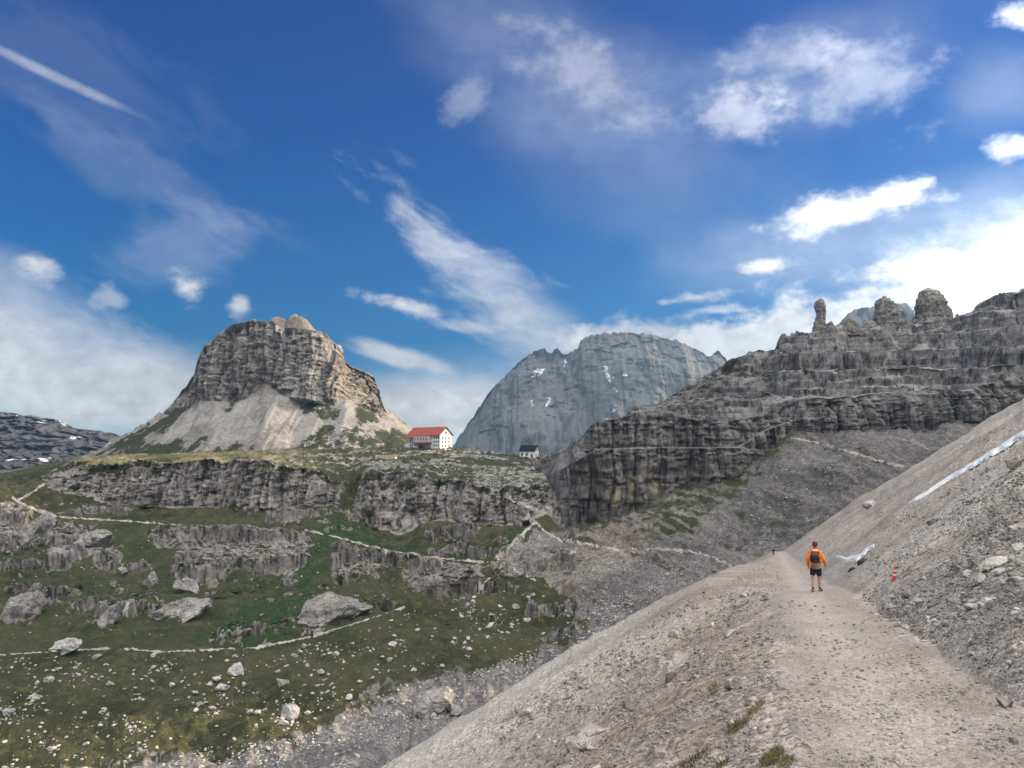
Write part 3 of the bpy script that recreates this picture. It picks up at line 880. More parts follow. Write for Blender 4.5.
jx, jy = PX + 3 * fbm(X_ / 30, Z_ / 30, 0, 3), PY + 1.2 * fbm(X_ / 30 + 5, Z_ / 30, 0, 3)
mask = np.zeros(V.shape[:2] + (3,))
for pl in [[(30, 418), (62, 424), (64, 427), (32, 421)], [(66, 435), (76, 436), (76, 438), (67, 437)], [(13, 414), (18, 415), (18, 417), (14, 416)], [(10, 456), (24, 457), (24, 461), (10, 460)], [(38, 459), (52, 458), (50, 462), (38, 462)]]:
    mask[..., 2] = np.maximum(mask[..., 2], inpoly(jx, jy, pl) * .6)
mask[..., 0] = .2 + .3 * fbm(X_ / 50, Y_ / 50, Z_ / 30, 3)
hill = link('hill', np_mesh('hill', V.reshape(-1, 3), grid_faces(*PX.shape), mask.reshape(-1, 3), True), M['dark_hill'])
tag(hill, kind='structure')

g_cols = np.arange(800, 942, 1.)
g_sky = [(800, 350, 3100), (838, 324, 3000), (848, 314, 3000), (858, 308, 3000), (872, 307, 3000), (886, 305, 3000), (898, 304, 3000), (907, 303, 3000), (914, 311, 3000), (922, 318, 3000), (935, 326, 3000), (970, 350, 3100)]
RG = [[(800, 480, 2600), (970, 480, 2600)], g_sky, [(p, 480, 3300) for p, y, Y in g_sky]]
V, B = loft(RG, g_cols, [40, 6], soft=[4, 1.5, 4])
X_, Y_, Z_ = V[..., 0].copy(), V[..., 1].copy(), V[..., 2].copy()
V[..., 1] -= (1 - sstep(.95, 1, B)) * (70 * fbm(X_ / 70, Y_ / 200, Z_ / 200, 5, .58, billow=True))
V[..., 2] += sstep(.8, 1, B) * (1 - sstep(1, 1.1, B)) * fbm(X_ / 20, 0, 3, 4) * 9
peak = link('mountain', np_mesh('peak', V.reshape(-1, 3), grid_faces(*V.shape[:2]), np.zeros((V.shape[0] * V.shape[1], 3)), True), M['far'])
tag(peak, kind='structure')

# ------------------------------------------------------------------ the slope we stand on, with the trail cut across it
TAN_D, LX0, LXK, RX0, RXK, DIP = 0.120, 0.16, 0.332, 2.4, 0.345, 1.65


def slope_height(x, y):
    yy = np.maximum(y, -30)
    xl = LX0 + LXK * yy - 3.6 * sstep(24, 42, yy) * (1 - sstep(60, 120, yy)) + .45 * perlin(yy / 3.1, .5, .5) + .2 * perlin(yy / .9, 3.5, .5)
    xr = RX0 + RXK * yy + .3 * perlin(yy / 2.7, 7.5, .5) - .010 * np.maximum(0, yy - 30)
    mid = (xl + xr) / 2
    dl = np.maximum(0, xl - x) * .95
    dr = np.maximum(0, x - xr) * .95
    wob1 = fbm(x / 26, y / 26, 0, 3)
    zb = -DIP - TAN_D * yy - .30 * sstep(27, 40, yy)
    # outer side: rounded lip, then the scree angle; steepens far below
    left = -(dl * .60 * (1 - .35 * np.exp(-dl / 2.5))) - .12 * np.maximum(0, dl - 70)
    # uphill side: cut bank, then the scree angle
    right = dr * .660 + .35 * (1 - np.exp(-dr / 1.4))
    z = zb + left + right
    z = z - .05 * np.exp(-((x - mid + .25) / .9) ** 2)
    off = np.maximum(dl, dr)
    # fall-line ribs and gullies
    tpos = y * .947 + x * .32
    rib = fbm(tpos / 9, off / 45, 2.0, 4)
    rib2 = fbm(tpos / 2.2, off / 9, 6.0, 4)
    amp = sstep(.5, 8, off)
    z = z + amp * (rib * .95 + .25 * rib2) * np.clip(.35 + y / 60, .3, 1.6) + wob1 * .25 * sstep(0, 3, off)
    # the washed-out channel with the snow in it
    ch = (tpos - 48 - .02 * dr)
    z = z - (dr > .1) * sstep(1.2, 7, dr) * (1.5 * np.exp(-(ch / 1.6) ** 2) - .8 * np.exp(-((ch - 4.2) / 2.2) ** 2))
    z = z + fbm(x / .9, y / .9, 0, 4) * (.045 + .06 * sstep(0, 2, off)) + fbm(x / .16, y / .16, 3, 3) * .022
    # far end: the slope turns away into the gully
    z = z - .9 * np.maximum(0, tpos - 235)
    return z


azi = np.concatenate([np.linspace(R(-80), R(-38), 60, endpoint=False), np.arctan((np.arange(-90, 1116, 1.2) - 512) / F_PX), np.linspace(R(38.5), R(83), 110)])
azi = np.unique(azi)
rad = np.concatenate([np.geomspace(1.2, 3.0, 14, endpoint=False), 1 / np.linspace(1 / 3.0, 1 / 420., 560)])
AZ, RD_ = np.meshgrid(azi, rad)
GX, GY = RD_ * np.tan(np.clip(AZ, R(-75), R(75))), RD_
wide = np.abs(AZ) > R(37)
GX = np.where(wide, RD_ * np.sin(AZ) / np.cos(R(37)), GX)
GY = np.where(wide, RD_ * np.cos(AZ) / np.cos(R(37)), GY)
GZ = slope_height(GX, GY)
V = np.stack([GX, GY, GZ], -1)
xl, xr = LX0 + LXK * GY, RX0 + RXK * GY
wig = fbm(GX / 1.6, GY / 1.6, 5, 4) * .55
on = (GX > xl + wig - .05) & (GX < xr + wig - .012 * np.maximum(0, GY - 30)) & (GY < 215)
off = np.maximum(np.maximum(xl - GX, GX - xr), 0)
mask = np.zeros(V.shape[:2] + (3,))
ctr = np.exp(-((GX - (xl * .60 + xr * .40)) / .42) ** 2)
pw, _ = pix(V)
blot = fbm(GX / 2.2, GY / 2.2, 8, 4)
tp = GY * .947 + GX * .32
bandr = fbm(tp / 7, off / 60, 9, 3)
lft = GX < xl
mask[..., 2] = np.where(on, np.clip(ctr * .9 + .25 * blot, 0, 1), np.clip(np.where(lft, .05 + .05 * off, .42) + bandr * 1.1, 0, 1))
lft = GX < xl
mask[..., 1] = np.where(on, np.clip(.35 + .6 * blot - ctr, 0, 1), np.clip(np.where(lft, 1.0 - .05 * off, .48) + .8 * blot + .4 * bandr, 0, 1))
mask[..., 0] = np.where(on, 0, np.where(lft, .02 + .42 * sstep(.12, .42, fbm(GX / 1.6, GY / 3.2, 1, 4)) * (1 - sstep(1.2, 2.6, off)) * (1 - sstep(10, 22, GY)), 0))
verge = np.exp(-off / .7)[..., None] * (~on)[..., None]
mask = mask * (1 - .75 * verge) + .75 * verge * np.array([0, .35, .42])
fcs = grid_faces(*GX.shape)
fcl = on.ravel().astype(int)[fcs[:, 0]]
slope_objs = split_link(V.reshape(-1, 3), mask.reshape(-1, 3), fcs, fcl, [('hillside', M['slope']), ('path', M['trail'])])

# ------------------------------------------------------------------ placing on the ground
DG = bpy.context.evaluated_depsgraph_get()
DG.update()


def hit(px, py):
    d = P(px, py, 1.0)
    ok, loc, nor, idx, ob, mt = C.ray_cast(DG, CAM, Vector(d).normalized())
    return (loc, nor, ob.name.split('.')[0]) if ok else (None, None, None)


def drop(x, y, z0):
    ok, loc, nor, idx, ob, mt = C.ray_cast(DG, Vector((x, y, z0)), Vector((0, 0, -1)))
    return (loc, nor) if ok else (None, None)


# trodden tracks across the valley: ribbons laid on the ground
TRACKS = [
    ([(12, 497), (20, 503), (45, 513), (60, 517), (100, 519.5), (140, 522), (178, 525)], 1.9),
    ([(18, 500), (30, 494), (45, 483)], 3.0),
    ([(305, 530), (340, 538), (380, 549), (420, 556), (470, 561), (497, 563)], 1.7),
    ([(497, 563), (512, 568), (525, 575), (536, 581)], 2.6),
    ([(490, 578), (478, 588)], 1.6),
    ([(-40, 656), (0, 655), (60, 651), (95, 649), (130, 649), (160, 652), (200, 650), (255, 648), (310, 637), (360, 622), (405, 607)], 1.1),
    ([(534, 520), (545, 532), (560, 540), (590, 544.5), (622, 551)], 2.3),
    ([(632, 549), (660, 549), (690, 551), (712, 557), (732, 566)], 1.6),
    ([(480, 474), (500, 477), (532, 487)], 2.0),
    ([(504, 497), (526, 506), (547, 514)], 2.2),
    ([(520, 521), (548, 513)], 2.0),
    ([(791, 438), (820, 443), (850, 452), (880, 461), (905, 467)], 1.5),
    ([(535, 522), (522, 535), (505, 550), (495, 562)], 3.2),
]
for pts, wd in TRACKS:
    a = np.array(pts, float)
    ln = np.r_[0, np.cumsum(np.hypot(*np.diff(a, axis=0).T))]
    s = np.arange(0, ln[-1], 1.3)
    xs, ys = np.interp(s, ln, a[:, 0]), np.interp(s, ln, a[:, 1])
    runs, cur = [], []
    for x, y in zip(xs, ys):
        l, n, ob = hit(x, y)
        if l is None or ob in ('hillside', 'path', 'ridge') or (cur and (l - cur[-1]).length > 16):
            if len(cur) > 3:
                runs.append(cur)
            cur = []
            if l is None or ob in ('hillside', 'path', 'ridge'):
                continue
        cur.append(l)
    if len(cur) > 3:
        runs.append(cur)
    for rn in runs:
        q = np.array([tuple(v) for v in rn])
        if len(q) > 8:
            k = np.ones(5) / 5
            for c in (0, 1):
                q[2:-2, c] = np.convolve(q[:, c], k, 'valid')
        tg = np.gradient(q[:, :2], axis=0)
        tg /= np.linalg.norm(tg, axis=1, keepdims=True) + 1e-6
        vs = []
        for i in range(len(q)):
            wv = wd * (.62 + .7 * float(perlin(i * .31, wd, 3.3) + .5 * perlin(i * .9, wd, 8.3)) + .1)
            row = []
            for sd in (-1, -.4, .4, 1):
                x = q[i, 0] - tg[i, 1] * sd * wv * .5
                y = q[i, 1] + tg[i, 0] * sd * wv * .5
                l, n = drop(x, y, q[i, 2] + 6)
                z = l.z if l is not None and abs(l.z - q[i, 2]) < 4 else q[i, 2]
                row.append((x, y, z + (.16 if abs(sd) < .9 else .03)))
            vs += row
        me = np_mesh('track', np.array(vs), grid_faces(len(q), 4), None, True)
        tag(link('path', me, M['track']), kind='structure')

# ------------------------------------------------------------------ the air
hm, ht, hb = mat_new('haze_air')
ht.n.clear()
hv = ht.node('ShaderNodeVolumePrincipled')
hv.inputs['Color'].default_value = (.15, .255, .385, 1)
hv.inputs['Density'].default_value = 0.00017
hv.inputs['Anisotropy'].default_value = .6
ho = ht.node('ShaderNodeOutputMaterial')
ht.l.new(hv.outputs[0], ho.inputs['Volume'])
bmh = bmesh.new()
bmesh.ops.create_cube(bmh, size=1)
hme = bpy.data.meshes.new('haze')
bmh.to_mesh(hme)
bmh.free()
hz = link('haze', hme, hm)
hz.scale = (4100, 5400, 930)
hz.location = (0, 2050, 265)
tag(hz, kind='stuff')

# ------------------------------------------------------------------ rocks
def stone_mat(name, lo, hi, sc, moss=0.0, var=.5, crack=.2):
    m, t, b = mat_new(name)
    p = wpos(t)
    n1 = t.noise(p, 1 / sc, 6, .65)
    n2 = t.noise(p, 1 / (sc * .22), 5, .7)
    base = t.mix(t.step(t.m('MULTIPLY_ADD', n2, .5, t.m('MULTIPLY', n1, .5)), .35, .66), lo, hi)
    cr = t.voro(t.vm('ADD', p, t.comb(t.m('MULTIPLY', n1, sc), 0., 0.)), 1 / (sc * .8), 'DISTANCE_TO_EDGE')[0]
    base = t.mix(t.step(cr, .05, .0, 0., crack), base, tuple(q * .3 for q in lo))
    rnd = t.node('ShaderNodeObjectInfo').outputs['Random']
    cell = t.sep(t.voro(p, 1 / (sc * 1.6))[1])[1]
    hs = t.node('ShaderNodeHueSaturation')
    t.put(hs.inputs['Value'], t.m('ADD', t.m('MULTIPLY_ADD', rnd, var, 1 - var * .8), t.m('MULTIPLY', t.m('SUBTRACT', cell, .5), .35)))
    t.put(hs.inputs['Color'], base)
    base = hs.outputs[0]
    if moss:
        up = t.step(nrm_z(t), .72, .95)
        base = t.mix(t.m('MULTIPLY', t.m('MULTIPLY', up, t.step(n1, .5, .62)), moss), base, (.06, .066, .026))
    t.put(b.inputs['Base Color'], base)
    bump(t, b, t.m('ADD', n2, t.m('MULTIPLY', t.step(cr, .0, .12), .6)), .6, sc * .2)
    return m


M['boulder'] = stone_mat('pale_boulder', (.28, .268, .252), (.50, .48, .45), 1.2, .2)
M['outcrop'] = stone_mat('outcrop_limestone', (.15, .14, .13), (.36, .335, .31), 4.0, .8, .3, .45)
M['stone'] = stone_mat('slope_stone', (.29, .263, .236), (.52, .48, .435), .25, var=.7)
M['tower'] = rock_mat('tower_dolomite', (.33, .315, .295), (.15, .142, .135), (.34, .28, .20), 4, .8, strata=.5, bstr=.9)
M['butte_knob'] = rock_mat('knob_dolomite', (.33, .30, .265), (.17, .15, .135), (.42, .27, .13), 5, .7, strata=.3)


def chisel(seed, sub=3, cuts=16, rough=.05, dims=(1, 1, 1), sharp=.55):
    """a broken rock: a ball cut flat by random planes, then roughened"""
    r = np.random.default_rng(seed)
    bm = bmesh.new()
    bmesh.ops.create_icosphere(bm, subdivisions=sub, radius=1)
    v = np.array([q.co[:] for q in bm.verts])
    f = np.array([[q.index for q in fc.verts] for fc in bm.faces])
    bm.free()
    for _ in range(cuts):
        n = r.normal(size=3)
        n /= np.linalg.norm(n)
        d = sharp + r.random() * (.92 - sharp)
        h = v @ n - d
        v -= np.maximum(h, 0)[:, None] * n
    if rough:
        o = r.random(3) * 50
        a = fbm(v[:, 0] * 2 + o[0], v[:, 1] * 2 + o[1], v[:, 2] * 2 + o[2], 4, .55)
        v *= (1 + rough * 2 * a)[:, None]
    return v * np.array(dims), f


def rock_mesh(name, seed, **k):
    v, f = chisel(seed, **k)
    return np_mesh(name, v, f, None, False)


STONE_V = [rock_mesh('stone', 100 + i, sub=2, cuts=9, rough=.03, dims=(1, .8, .52 + .1 * (i % 3)), sharp=.42) for i in range(12)]
BOULD_V = [rock_mesh('boulder', 200 + i, sub=3, cuts=13, rough=.06, dims=(1, .85, .62 + .1 * (i % 3)), sharp=.45) for i in range(12)]


def put_rock(name, me, mat, px, py, wpx, hpx, roll, label, cat, group=None, sink=.25, depth=1.0, yaw=None):
    """a rock standing where the photo shows it; its size in metres follows from how far off that ground lies"""
    l, n, ob = hit(px, py + hpx * .32)
    if l is None:
        return None
    k = l.y / F_PX
    o = link(name, me, None)
    if not me.materials:
        me.materials.append(mat)
    w, h = wpx * k * .5, hpx * k * .5
    o.scale = (w, w * depth, h)
    o.rotation_euler = (R(random.uniform(-8, 8)), R(roll), yaw if yaw is not None else R(random.uniform(-12, 12)))
    o.location = (l.x, l.y + w * depth * .45, l.z + h * (1 - sink * 2) * .8)
    tag(o, label, cat, group)
    return o


def big(seed, **k):
    k.setdefault('sub', 5)
    k.setdefault('cuts', 22)
    k.setdefault('rough', .09)
    return rock_mesh('rock', seed, **k)


# slabs and knolls breaking through the turf, each with its own look
OUT = [
    (181, 606, 60, 34, -24, 'large tilted pale slab in dark turf right of the valley slopes above the lower track', 'outcrop', 1.0),
    (322, 606, 92, 44, -16, 'broad pale rock face with a dark undercut below, beside the bright green gully', 'outcrop', .9),
    (10, 602, 42, 56, 12, 'tall pale rock knob at the left edge of the photo above the lower track', 'outcrop', 1.0),
    (104, 615, 22, 28, 0, 'small grey upright rock knob in grass left of the large tilted slab', 'outcrop', 1.0),
    (62, 646, 42, 16, -2, 'long low whitish boulder lying against the lower track', 'boulder', .7),
    (149, 576, 20, 24, 10, 'small dark rock knob on the green slope below the upper track', 'outcrop', 1.0),
    (186, 581, 24, 30, -8, 'grey rock knob at the lower left corner of the broken rock band', 'outcrop', 1.0),
    (121, 570, 12, 10, 0, 'small lone rock in the turf under the pale slabs', 'boulder', 1.0),
    (126, 610, 10, 16, 0, 'narrow grey rock in turf just right of the small upright knob', 'boulder', 1.0),
    (88, 538, 40, 26, -10, 'pale rounded slab below the upper track near its bend', 'outcrop', 1.0),
    (30, 528, 44, 34, -35, 'pale slanting slab below the bend of the upper track', 'outcrop', 1.0),
    (434, 702, 40, 26, -12, 'big dark sided boulder in grey rubble with shade beneath it', 'boulder', .9),
    (455, 711, 22, 13, 0, 'rounded grey boulder tucked against the right of the big dark boulder', 'boulder', .9),
    (290, 713, 22, 17, -12, 'whitish blocky boulder on the grass at the rim of the rubble', 'boulder', .9),
    (281, 682, 15, 11, 0, 'pale boulder on the meadow above the whitish blocky boulder', 'boulder', .9),
    (220, 687, 16, 13, 10, 'grey rounded boulder on the meadow below the stone clusters', 'boulder', .9),
    (236, 668, 18, 16, -10, 'cluster-topping white boulder just below the lower track', 'boulder', .9),
    (48, 679, 11, 9, 0, 'grey round boulder on the meadow near the left edge', 'boulder', .9),
    (35, 697, 12, 10, -20, 'pale leaning boulder below the grey round boulder', 'boulder', .9),
    (6, 712, 14, 12, 0, 'white boulder cut by the left edge of the photo', 'boulder', .9),
    (548, 508, 8, 6, 0, 'white boulder beside the track at the foot of the cliff corner', 'boulder', .9),
    (572, 552.5, 9, 6, -12, 'white boulder on pale ground below the main track', 'boulder', .9),
]
for i, (px, py, w, h, roll, lab, cat, dep) in enumerate(OUT):
    me = big(300 + i, sharp=.5 if w > 30 else .42)
    mt = M['outcrop'] if cat == 'outcrop' or 'big dark' in lab else M['boulder']
    put_rock('rock_outcrop' if cat == 'outcrop' else 'boulder', me, mt, px, py, w * 1.12, h * 1.15, roll, lab, cat, None, .40 if cat == 'outcrop' else .30, dep)

# foreground rocks on the slope
NEAR = [
    (676, 664, 22, 32, 38, 'large upright white rock on the slope left of the path'),
    (660, 662, 13, 17, 20, 'white rock leaning against the left of the large upright white rock'),
    (733, 682, 15, 19, 40, 'flat white slab lying alone on brown earth left of the path'),
    (633, 702, 24, 13, -42, 'smooth white slab between the two largest rocks of the left slope'),
    (592, 739, 40, 24, -26, 'long grey block with dark underside low on the left slope'),
    (573, 745, 16, 18, -10, 'square grey rock butting on the long grey block'),
    (742, 604, 18, 7, -20, 'low pale rock on the shoulder left of the path'),
    (731, 633, 13, 6, -38, 'thin pale rock on the slope under the shoulder'),
    (996, 564, 30, 11, -24, 'long flat pale slab lying on the rubble right of the path'),
    (975, 562, 13, 15, 10, 'upright pale block beside the long flat slab'),
    (1019, 460, 18, 17, -10, 'big pale boulder on the right slope at the photo edge under the snow strip'),
    (871, 504, 14, 8, -22, 'pale rock on the right slope below the snow strip'),
    (992, 541, 14, 14, 0, 'grey block above the long flat slab'),
    (984, 578, 16, 10, -30, 'pale wedge of rock below the long flat slab'),
    (1008, 702, 22, 14, 8, 'brown grey stone at the foot of the right bank near the photo edge'),
    (1015, 741, 11, 8, 0, 'small brown stone on the path at the bottom right'),
    (935, 520, 12, 8, -25, 'grey block beside the dark channel on the right slope'),
    (990, 600, 14, 9, -20, 'grey block low in the rubble right of the path'),
]
for i, (px, py, w, h, roll, lab) in enumerate(NEAR):
    put_rock('rock', big(400 + i, sub=4, cuts=12, sharp=.4, rough=.06), M['stone'], px, py, w * 1.1, h * 1.1, roll, lab, 'rock', None, .27, .8)


# repeated boulders and stones ------------------------------------------
def scatter(n, poly, smin, smax, pw, dens=None, ys=None):
    """random spots inside an outline with a heavy-tailed size (pixels)"""
    a = np.array(poly, float)
    out = []
    while len(out) < n:
        k = n * 3
        x = RNG.uniform(a[:, 0].min(), a[:, 0].max(), k)
        y = RNG.uniform(a[:, 1].min(), a[:, 1].max(), k)
        ok = inpoly(x, y, poly)
        if dens is not None:
            ok &= RNG.random(k) < dens(x, y)
        s = smin + (smax - smin) * RNG.random(k) ** pw
        out += [(x[i], y[i], s[i]) for i in range(k) if ok[i]]
    return out[:n]


def clump(sc, lo=-.1, hi=.35, seed=0.):
    return lambda x, y: .12 + .88 * sstep(lo, hi, fbm(x / sc, y / sc * 1.6, seed, 3))


MEADOW_P = [(-20, 660), (100, 655), (255, 655), (330, 640), (400, 615), (480, 592), (545, 590), (572, 605), (568, 632), (500, 655), (420, 672), (370, 682), (340, 705), (290, 735), (150, 752), (60, 790), (-20, 790)]
RUBBLE_P = [(140, 775), (200, 748), (300, 738), (350, 710), (400, 685), (470, 672), (560, 640), (600, 600), (640, 600), (610, 625), (560, 660), (480, 700), (400, 745), (340, 775)]
SLOPE_P = [(500, 720), (560, 680), (640, 630), (700, 592), (770, 592), (775, 640), (785, 700), (780, 770), (500, 770)]
RIGHT_P = [(868, 612), (905, 585), (950, 560), (985, 520), (1026, 470), (1026, 600), (985, 615), (945, 640), (900, 628)]
RIGHT_LOW = [(900, 628), (960, 625), (1026, 600), (1026, 700), (1005, 700), (955, 655)]
PATH_P = [(790, 768), (785, 690), (778, 620), (778, 600), (868, 604), (905, 640), (965, 670), (1024, 712), (1024, 768)]
UPPER_P = [(0, 530), (180, 528), (330, 540), (490, 570), (470, 590), (400, 600), (300, 630), (150, 640), (0, 640)]
ROWS_P = [(375, 461), (462, 463), (470, 477), (440, 474), (390, 470), (360, 466)]
GULLY_P = [(580, 560), (700, 560), (715, 575), (660, 615), (600, 640), (575, 610)]
FAN_P = [(700, 545), (760, 470), (830, 440), (900, 455), (850, 505), (780, 545)]

REPEAT = [
    (150, MEADOW_P, 2.6, 11, 2.6, BOULD_V, 'boulder', 'boulder', 'pale boulder scattered on the dark olive meadow below the lower track', 'boulders on the lower meadow', clump(50, seed=1), 1.0),
    (60, RUBBLE_P, 2.5, 11, 2.6, BOULD_V, 'boulder', 'boulder', 'grey boulder in the band of rubble under the meadow', 'boulders in the rubble band', None, 1.0),
    (26, UPPER_P, 2, 6, 2, BOULD_V, 'boulder', 'boulder', 'pale boulder on the green slope between the two tracks', 'boulders between the tracks', clump(60, seed=5), 1.0),
    (30, ROWS_P, 2, 4.5, 1.5, BOULD_V, 'boulder', 'boulder', 'whitish block in the rows of rocks below the red roofed hut', 'blocks below the hut', None, 1.0),
    (24, GULLY_P, 1.8, 5, 2.5, BOULD_V, 'boulder', 'boulder', 'pale boulder on the grey scree below the cliff track', 'boulders on the gully scree', clump(30, seed=9), 1.0),
    (12, FAN_P, 1.8, 5, 2.5, BOULD_V, 'boulder', 'boulder', 'pale boulder on the steep dark scree fan', 'boulders on the scree fan', None, 1.0),
    (125, RIGHT_P, 4.5, 18, 2.6, STONE_V, 'stone', 'stone', 'broken grey stone in the rubble spill right of the path', 'stones in the rubble spill', clump(34, seed=11), .8),
    (30, RIGHT_LOW, 3.5, 13, 2.5, STONE_V, 'stone', 'stone', 'grey stone at the foot of the bank beside the path', 'stones under the bank', None, .8),
    (110, SLOPE_P, 3.5, 13, 2.8, STONE_V, 'stone', 'stone', 'pale stone lying on the slope left of the path', 'stones on the left slope', clump(40, seed=15), .8),
    (30, PATH_P, 3, 8, 3, STONE_V, 'stone', 'stone', 'small loose stone lying on the gravel path', 'stones on the path', None, .8),
]
for n, poly, s0, s1, pw, var, nm, cat, lab, grp, dens, dp in REPEAT:
    for (px, py, s) in scatter(n, poly, s0, s1, pw, dens):
        l, nn, ob = hit(px, py)
        if l is None:
            continue
        me = random.choice(var)
        if not me.materials:
            me.materials.append(M['boulder'] if var is BOULD_V else M['stone'])
        k = l.y / F_PX * s * .5
        o = link(nm, me)
        o.scale = (k * random.uniform(.8, 1.25), k * random.uniform(.8, 1.2), k * random.uniform(.7, 1.1))
        o.rotation_euler = (R(random.uniform(-25, 25)), R(random.uniform(-30, 20)), R(random.uniform(0, 360)))
        o.location = (l.x, l.y, l.z + o.scale.z * .10)
        tag(o, lab, cat, grp)

# the uncountable rest of the rubble, as one loose mass per kind
HULL = [chisel(500 + i, sub=1, cuts=7, rough=0, dims=(1, .8, .55), sharp=.4) for i in range(10)]


def rubble(name, specs, mat):
    vs, fs, base = [], [], 0
    for n, poly, s0, s1, pw, dens in specs:
        for (px, py, s) in scatter(n, poly, s0, s1, pw, dens):
            l, nn, ob = hit(px, py)
            if l is None:
                continue
            v, f = HULL[RNG.integers(10)]
            k = l.y / F_PX * s * .5
            e = Euler((RNG.uniform(-.5, .5), RNG.uniform(-.5, .5), RNG.uniform(0, 6.28))).to_matrix()
            q = (v * (k * RNG.uniform(.7, 1.3, 3))) @ np.array(e).T + np.array(l) + (0, 0, k * .15)
            vs.append(q)
            fs.append(f + base)
            base += len(q)
    o = link(name, np_mesh(name, np.concatenate(vs), np.concatenate(fs)), mat)
    tag(o, kind='stuff')
    return o


rubble('valley_rubble', [(1600, MEADOW_P, .8, 5.5, 3.0, clump(38, -.0, .45, 21)), (2200, RUBBLE_P, 1, 4, 2, clump(30, -.4, .3, 23)), (420, UPPER_P, .8, 2.4, 2, clump(40, 0, .4, 25)),
                         (900, GULLY_P, .8, 2.6, 2, clump(25, -.1, .4, 27)), (420, FAN_P, .8, 2.4, 2, clump(25, 0, .4, 29)), (160, ROWS_P, 1, 2.6, 1.5, None)], M['boulder'])
ALL_RIGHT = [(868, 604), (840, 575), (900, 520), (1026, 440), (1026, 712), (960, 665)]
FAR_SLOPE = [(790, 560), (830, 560), (900, 500), (1026, 425), (1026, 405), (900, 480), (790, 545)]
rubble('gravel', [(3200, RIGHT_P, 1.5, 6, 2.2, clump(30, -.3, .3, 31)), (3600, ALL_RIGHT, 1.2, 5, 2.2, clump(28, -.2, .4, 33)), (4200, SLOPE_P, 1.3, 7, 2.6, clump(36, -.25, .35, 35)),
                  (2600, PATH_P, 1.2, 5, 2.8, clump(60, -.3, .4, 37)), (900, RIGHT_LOW, 1.3, 5, 2.2, None), (500, FAR_SLOPE, 1, 2.4, 2, clump(20, 0, .4, 39)),
                  (1500, [(420, 768), (700, 600), (768, 560), (790, 590), (700, 600), (520, 740)], 1, 3, 2, clump(20, -.2, .4, 41))], M['stone'])


# ------------------------------------------------------------------ rock towers on the skylines
def tower(name, prof, Y, mat, seed, label, cat, depth=.8, amp=.10):
    pr = np.array(prof, float)
    ny, na = 70, 72
    ys = np.linspace(pr[0, 0], pr[-1, 0], ny)
    xl, xr = np.interp(ys, pr[:, 0], pr[:, 1]), np.interp(ys, pr[:, 0], pr[:, 2])
    base = P((pr[-1, 1] + pr[-1, 2]) / 2, pr[-1, 0], Y)
    th = np.linspace(0, 2 * np.pi, na, endpoint=False)
    cx = P((xl + xr) / 2, ys, Y)
    rw = (xr - xl) / 2 * Y / F_PX
    sq = 1 / (np.abs(np.cos(th)) ** 3.2 + np.abs(np.sin(th)) ** 3.2) ** (1 / 3.2)
    V = np.zeros((ny, na, 3))
    V[..., 0] = cx[:, None, 0] + rw[:, None] * np.cos(th) * sq
    V[..., 1] = cx[:, None, 1] + rw[:, None] * np.sin(th) * sq * depth
    V[..., 2] = cx[:, None, 2]
    s = rw.max()
    a = fbm(V[..., 0] / s * 1.6 + seed, V[..., 1] / s * 1.6, V[..., 2] / s * .5, 4, .55, True)
    lay = perlin(V[..., 0] / s * .3, V[..., 1] / s * .3, V[..., 2] / s * 3.2 + seed)
    a2 = fbm(V[..., 0] / s * 5 + seed, V[..., 1] / s * 5, V[..., 2] / s * 3.5, 3, .6, True)
    blk = np.round(1.5 * perlin(V[..., 0] / s * .9 + seed, V[..., 1] / s * .9, np.round(V[..., 2] / s * 2.2) * .7 + seed) * 2) / 2
    g = 1 + amp * (a * 1.2 + lay * .8 + a2 * .55 + blk * .95)
    V[..., 0] = cx[:, None, 0] + (V[..., 0] - cx[:, None, 0]) * g
    V[..., 1] = cx[:, None, 1] + (V[..., 1] - cx[:, None, 1]) * g
    topw = np.exp(-np.arange(ny) / 9.)[:, None]
    V[..., 2] += topw * s * .22 * np.round(3 * perlin(V[..., 0] / s * 1.7 + seed, V[..., 1] / s * 1.7, 1.5)) / 1.5
    verts = np.concatenate([V.reshape(-1, 3), cx[:1] + (0, 0, s * .12)]) - base
    i = np.arange(ny * na).reshape(ny, na)
    q = np.stack([i[:-1], np.roll(i, -1, 1)[:-1], np.roll(i, -1, 1)[1:], i[1:]], -1).reshape(-1, 4)
    cap = np.stack([np.full(na, ny * na), np.roll(i[0], -1), i[0], i[0]], -1)
    bm = bmesh.new()
    bv = [bm.verts.new(v) for v in verts]
    for f in q:
        bm.faces.new([bv[k] for k in f[::-1]])
    for f in cap:
        bm.faces.new([bv[k] for k in f[:3][::-1]])
    me = bpy.data.meshes.new(name)
    bm.normal_update()
    bm.to_mesh(me)
    bm.free()
    at = me.attributes.new('mask', 'FLOAT_COLOR', 'POINT')
    d = np.zeros((len(me.vertices), 4), np.float32)
    d[:, 1] = .35
    at.data.foreach_set('color', d.ravel())
    o = link(name, me, mat)
    o.location = base
    tag(o, label, cat)
    return o


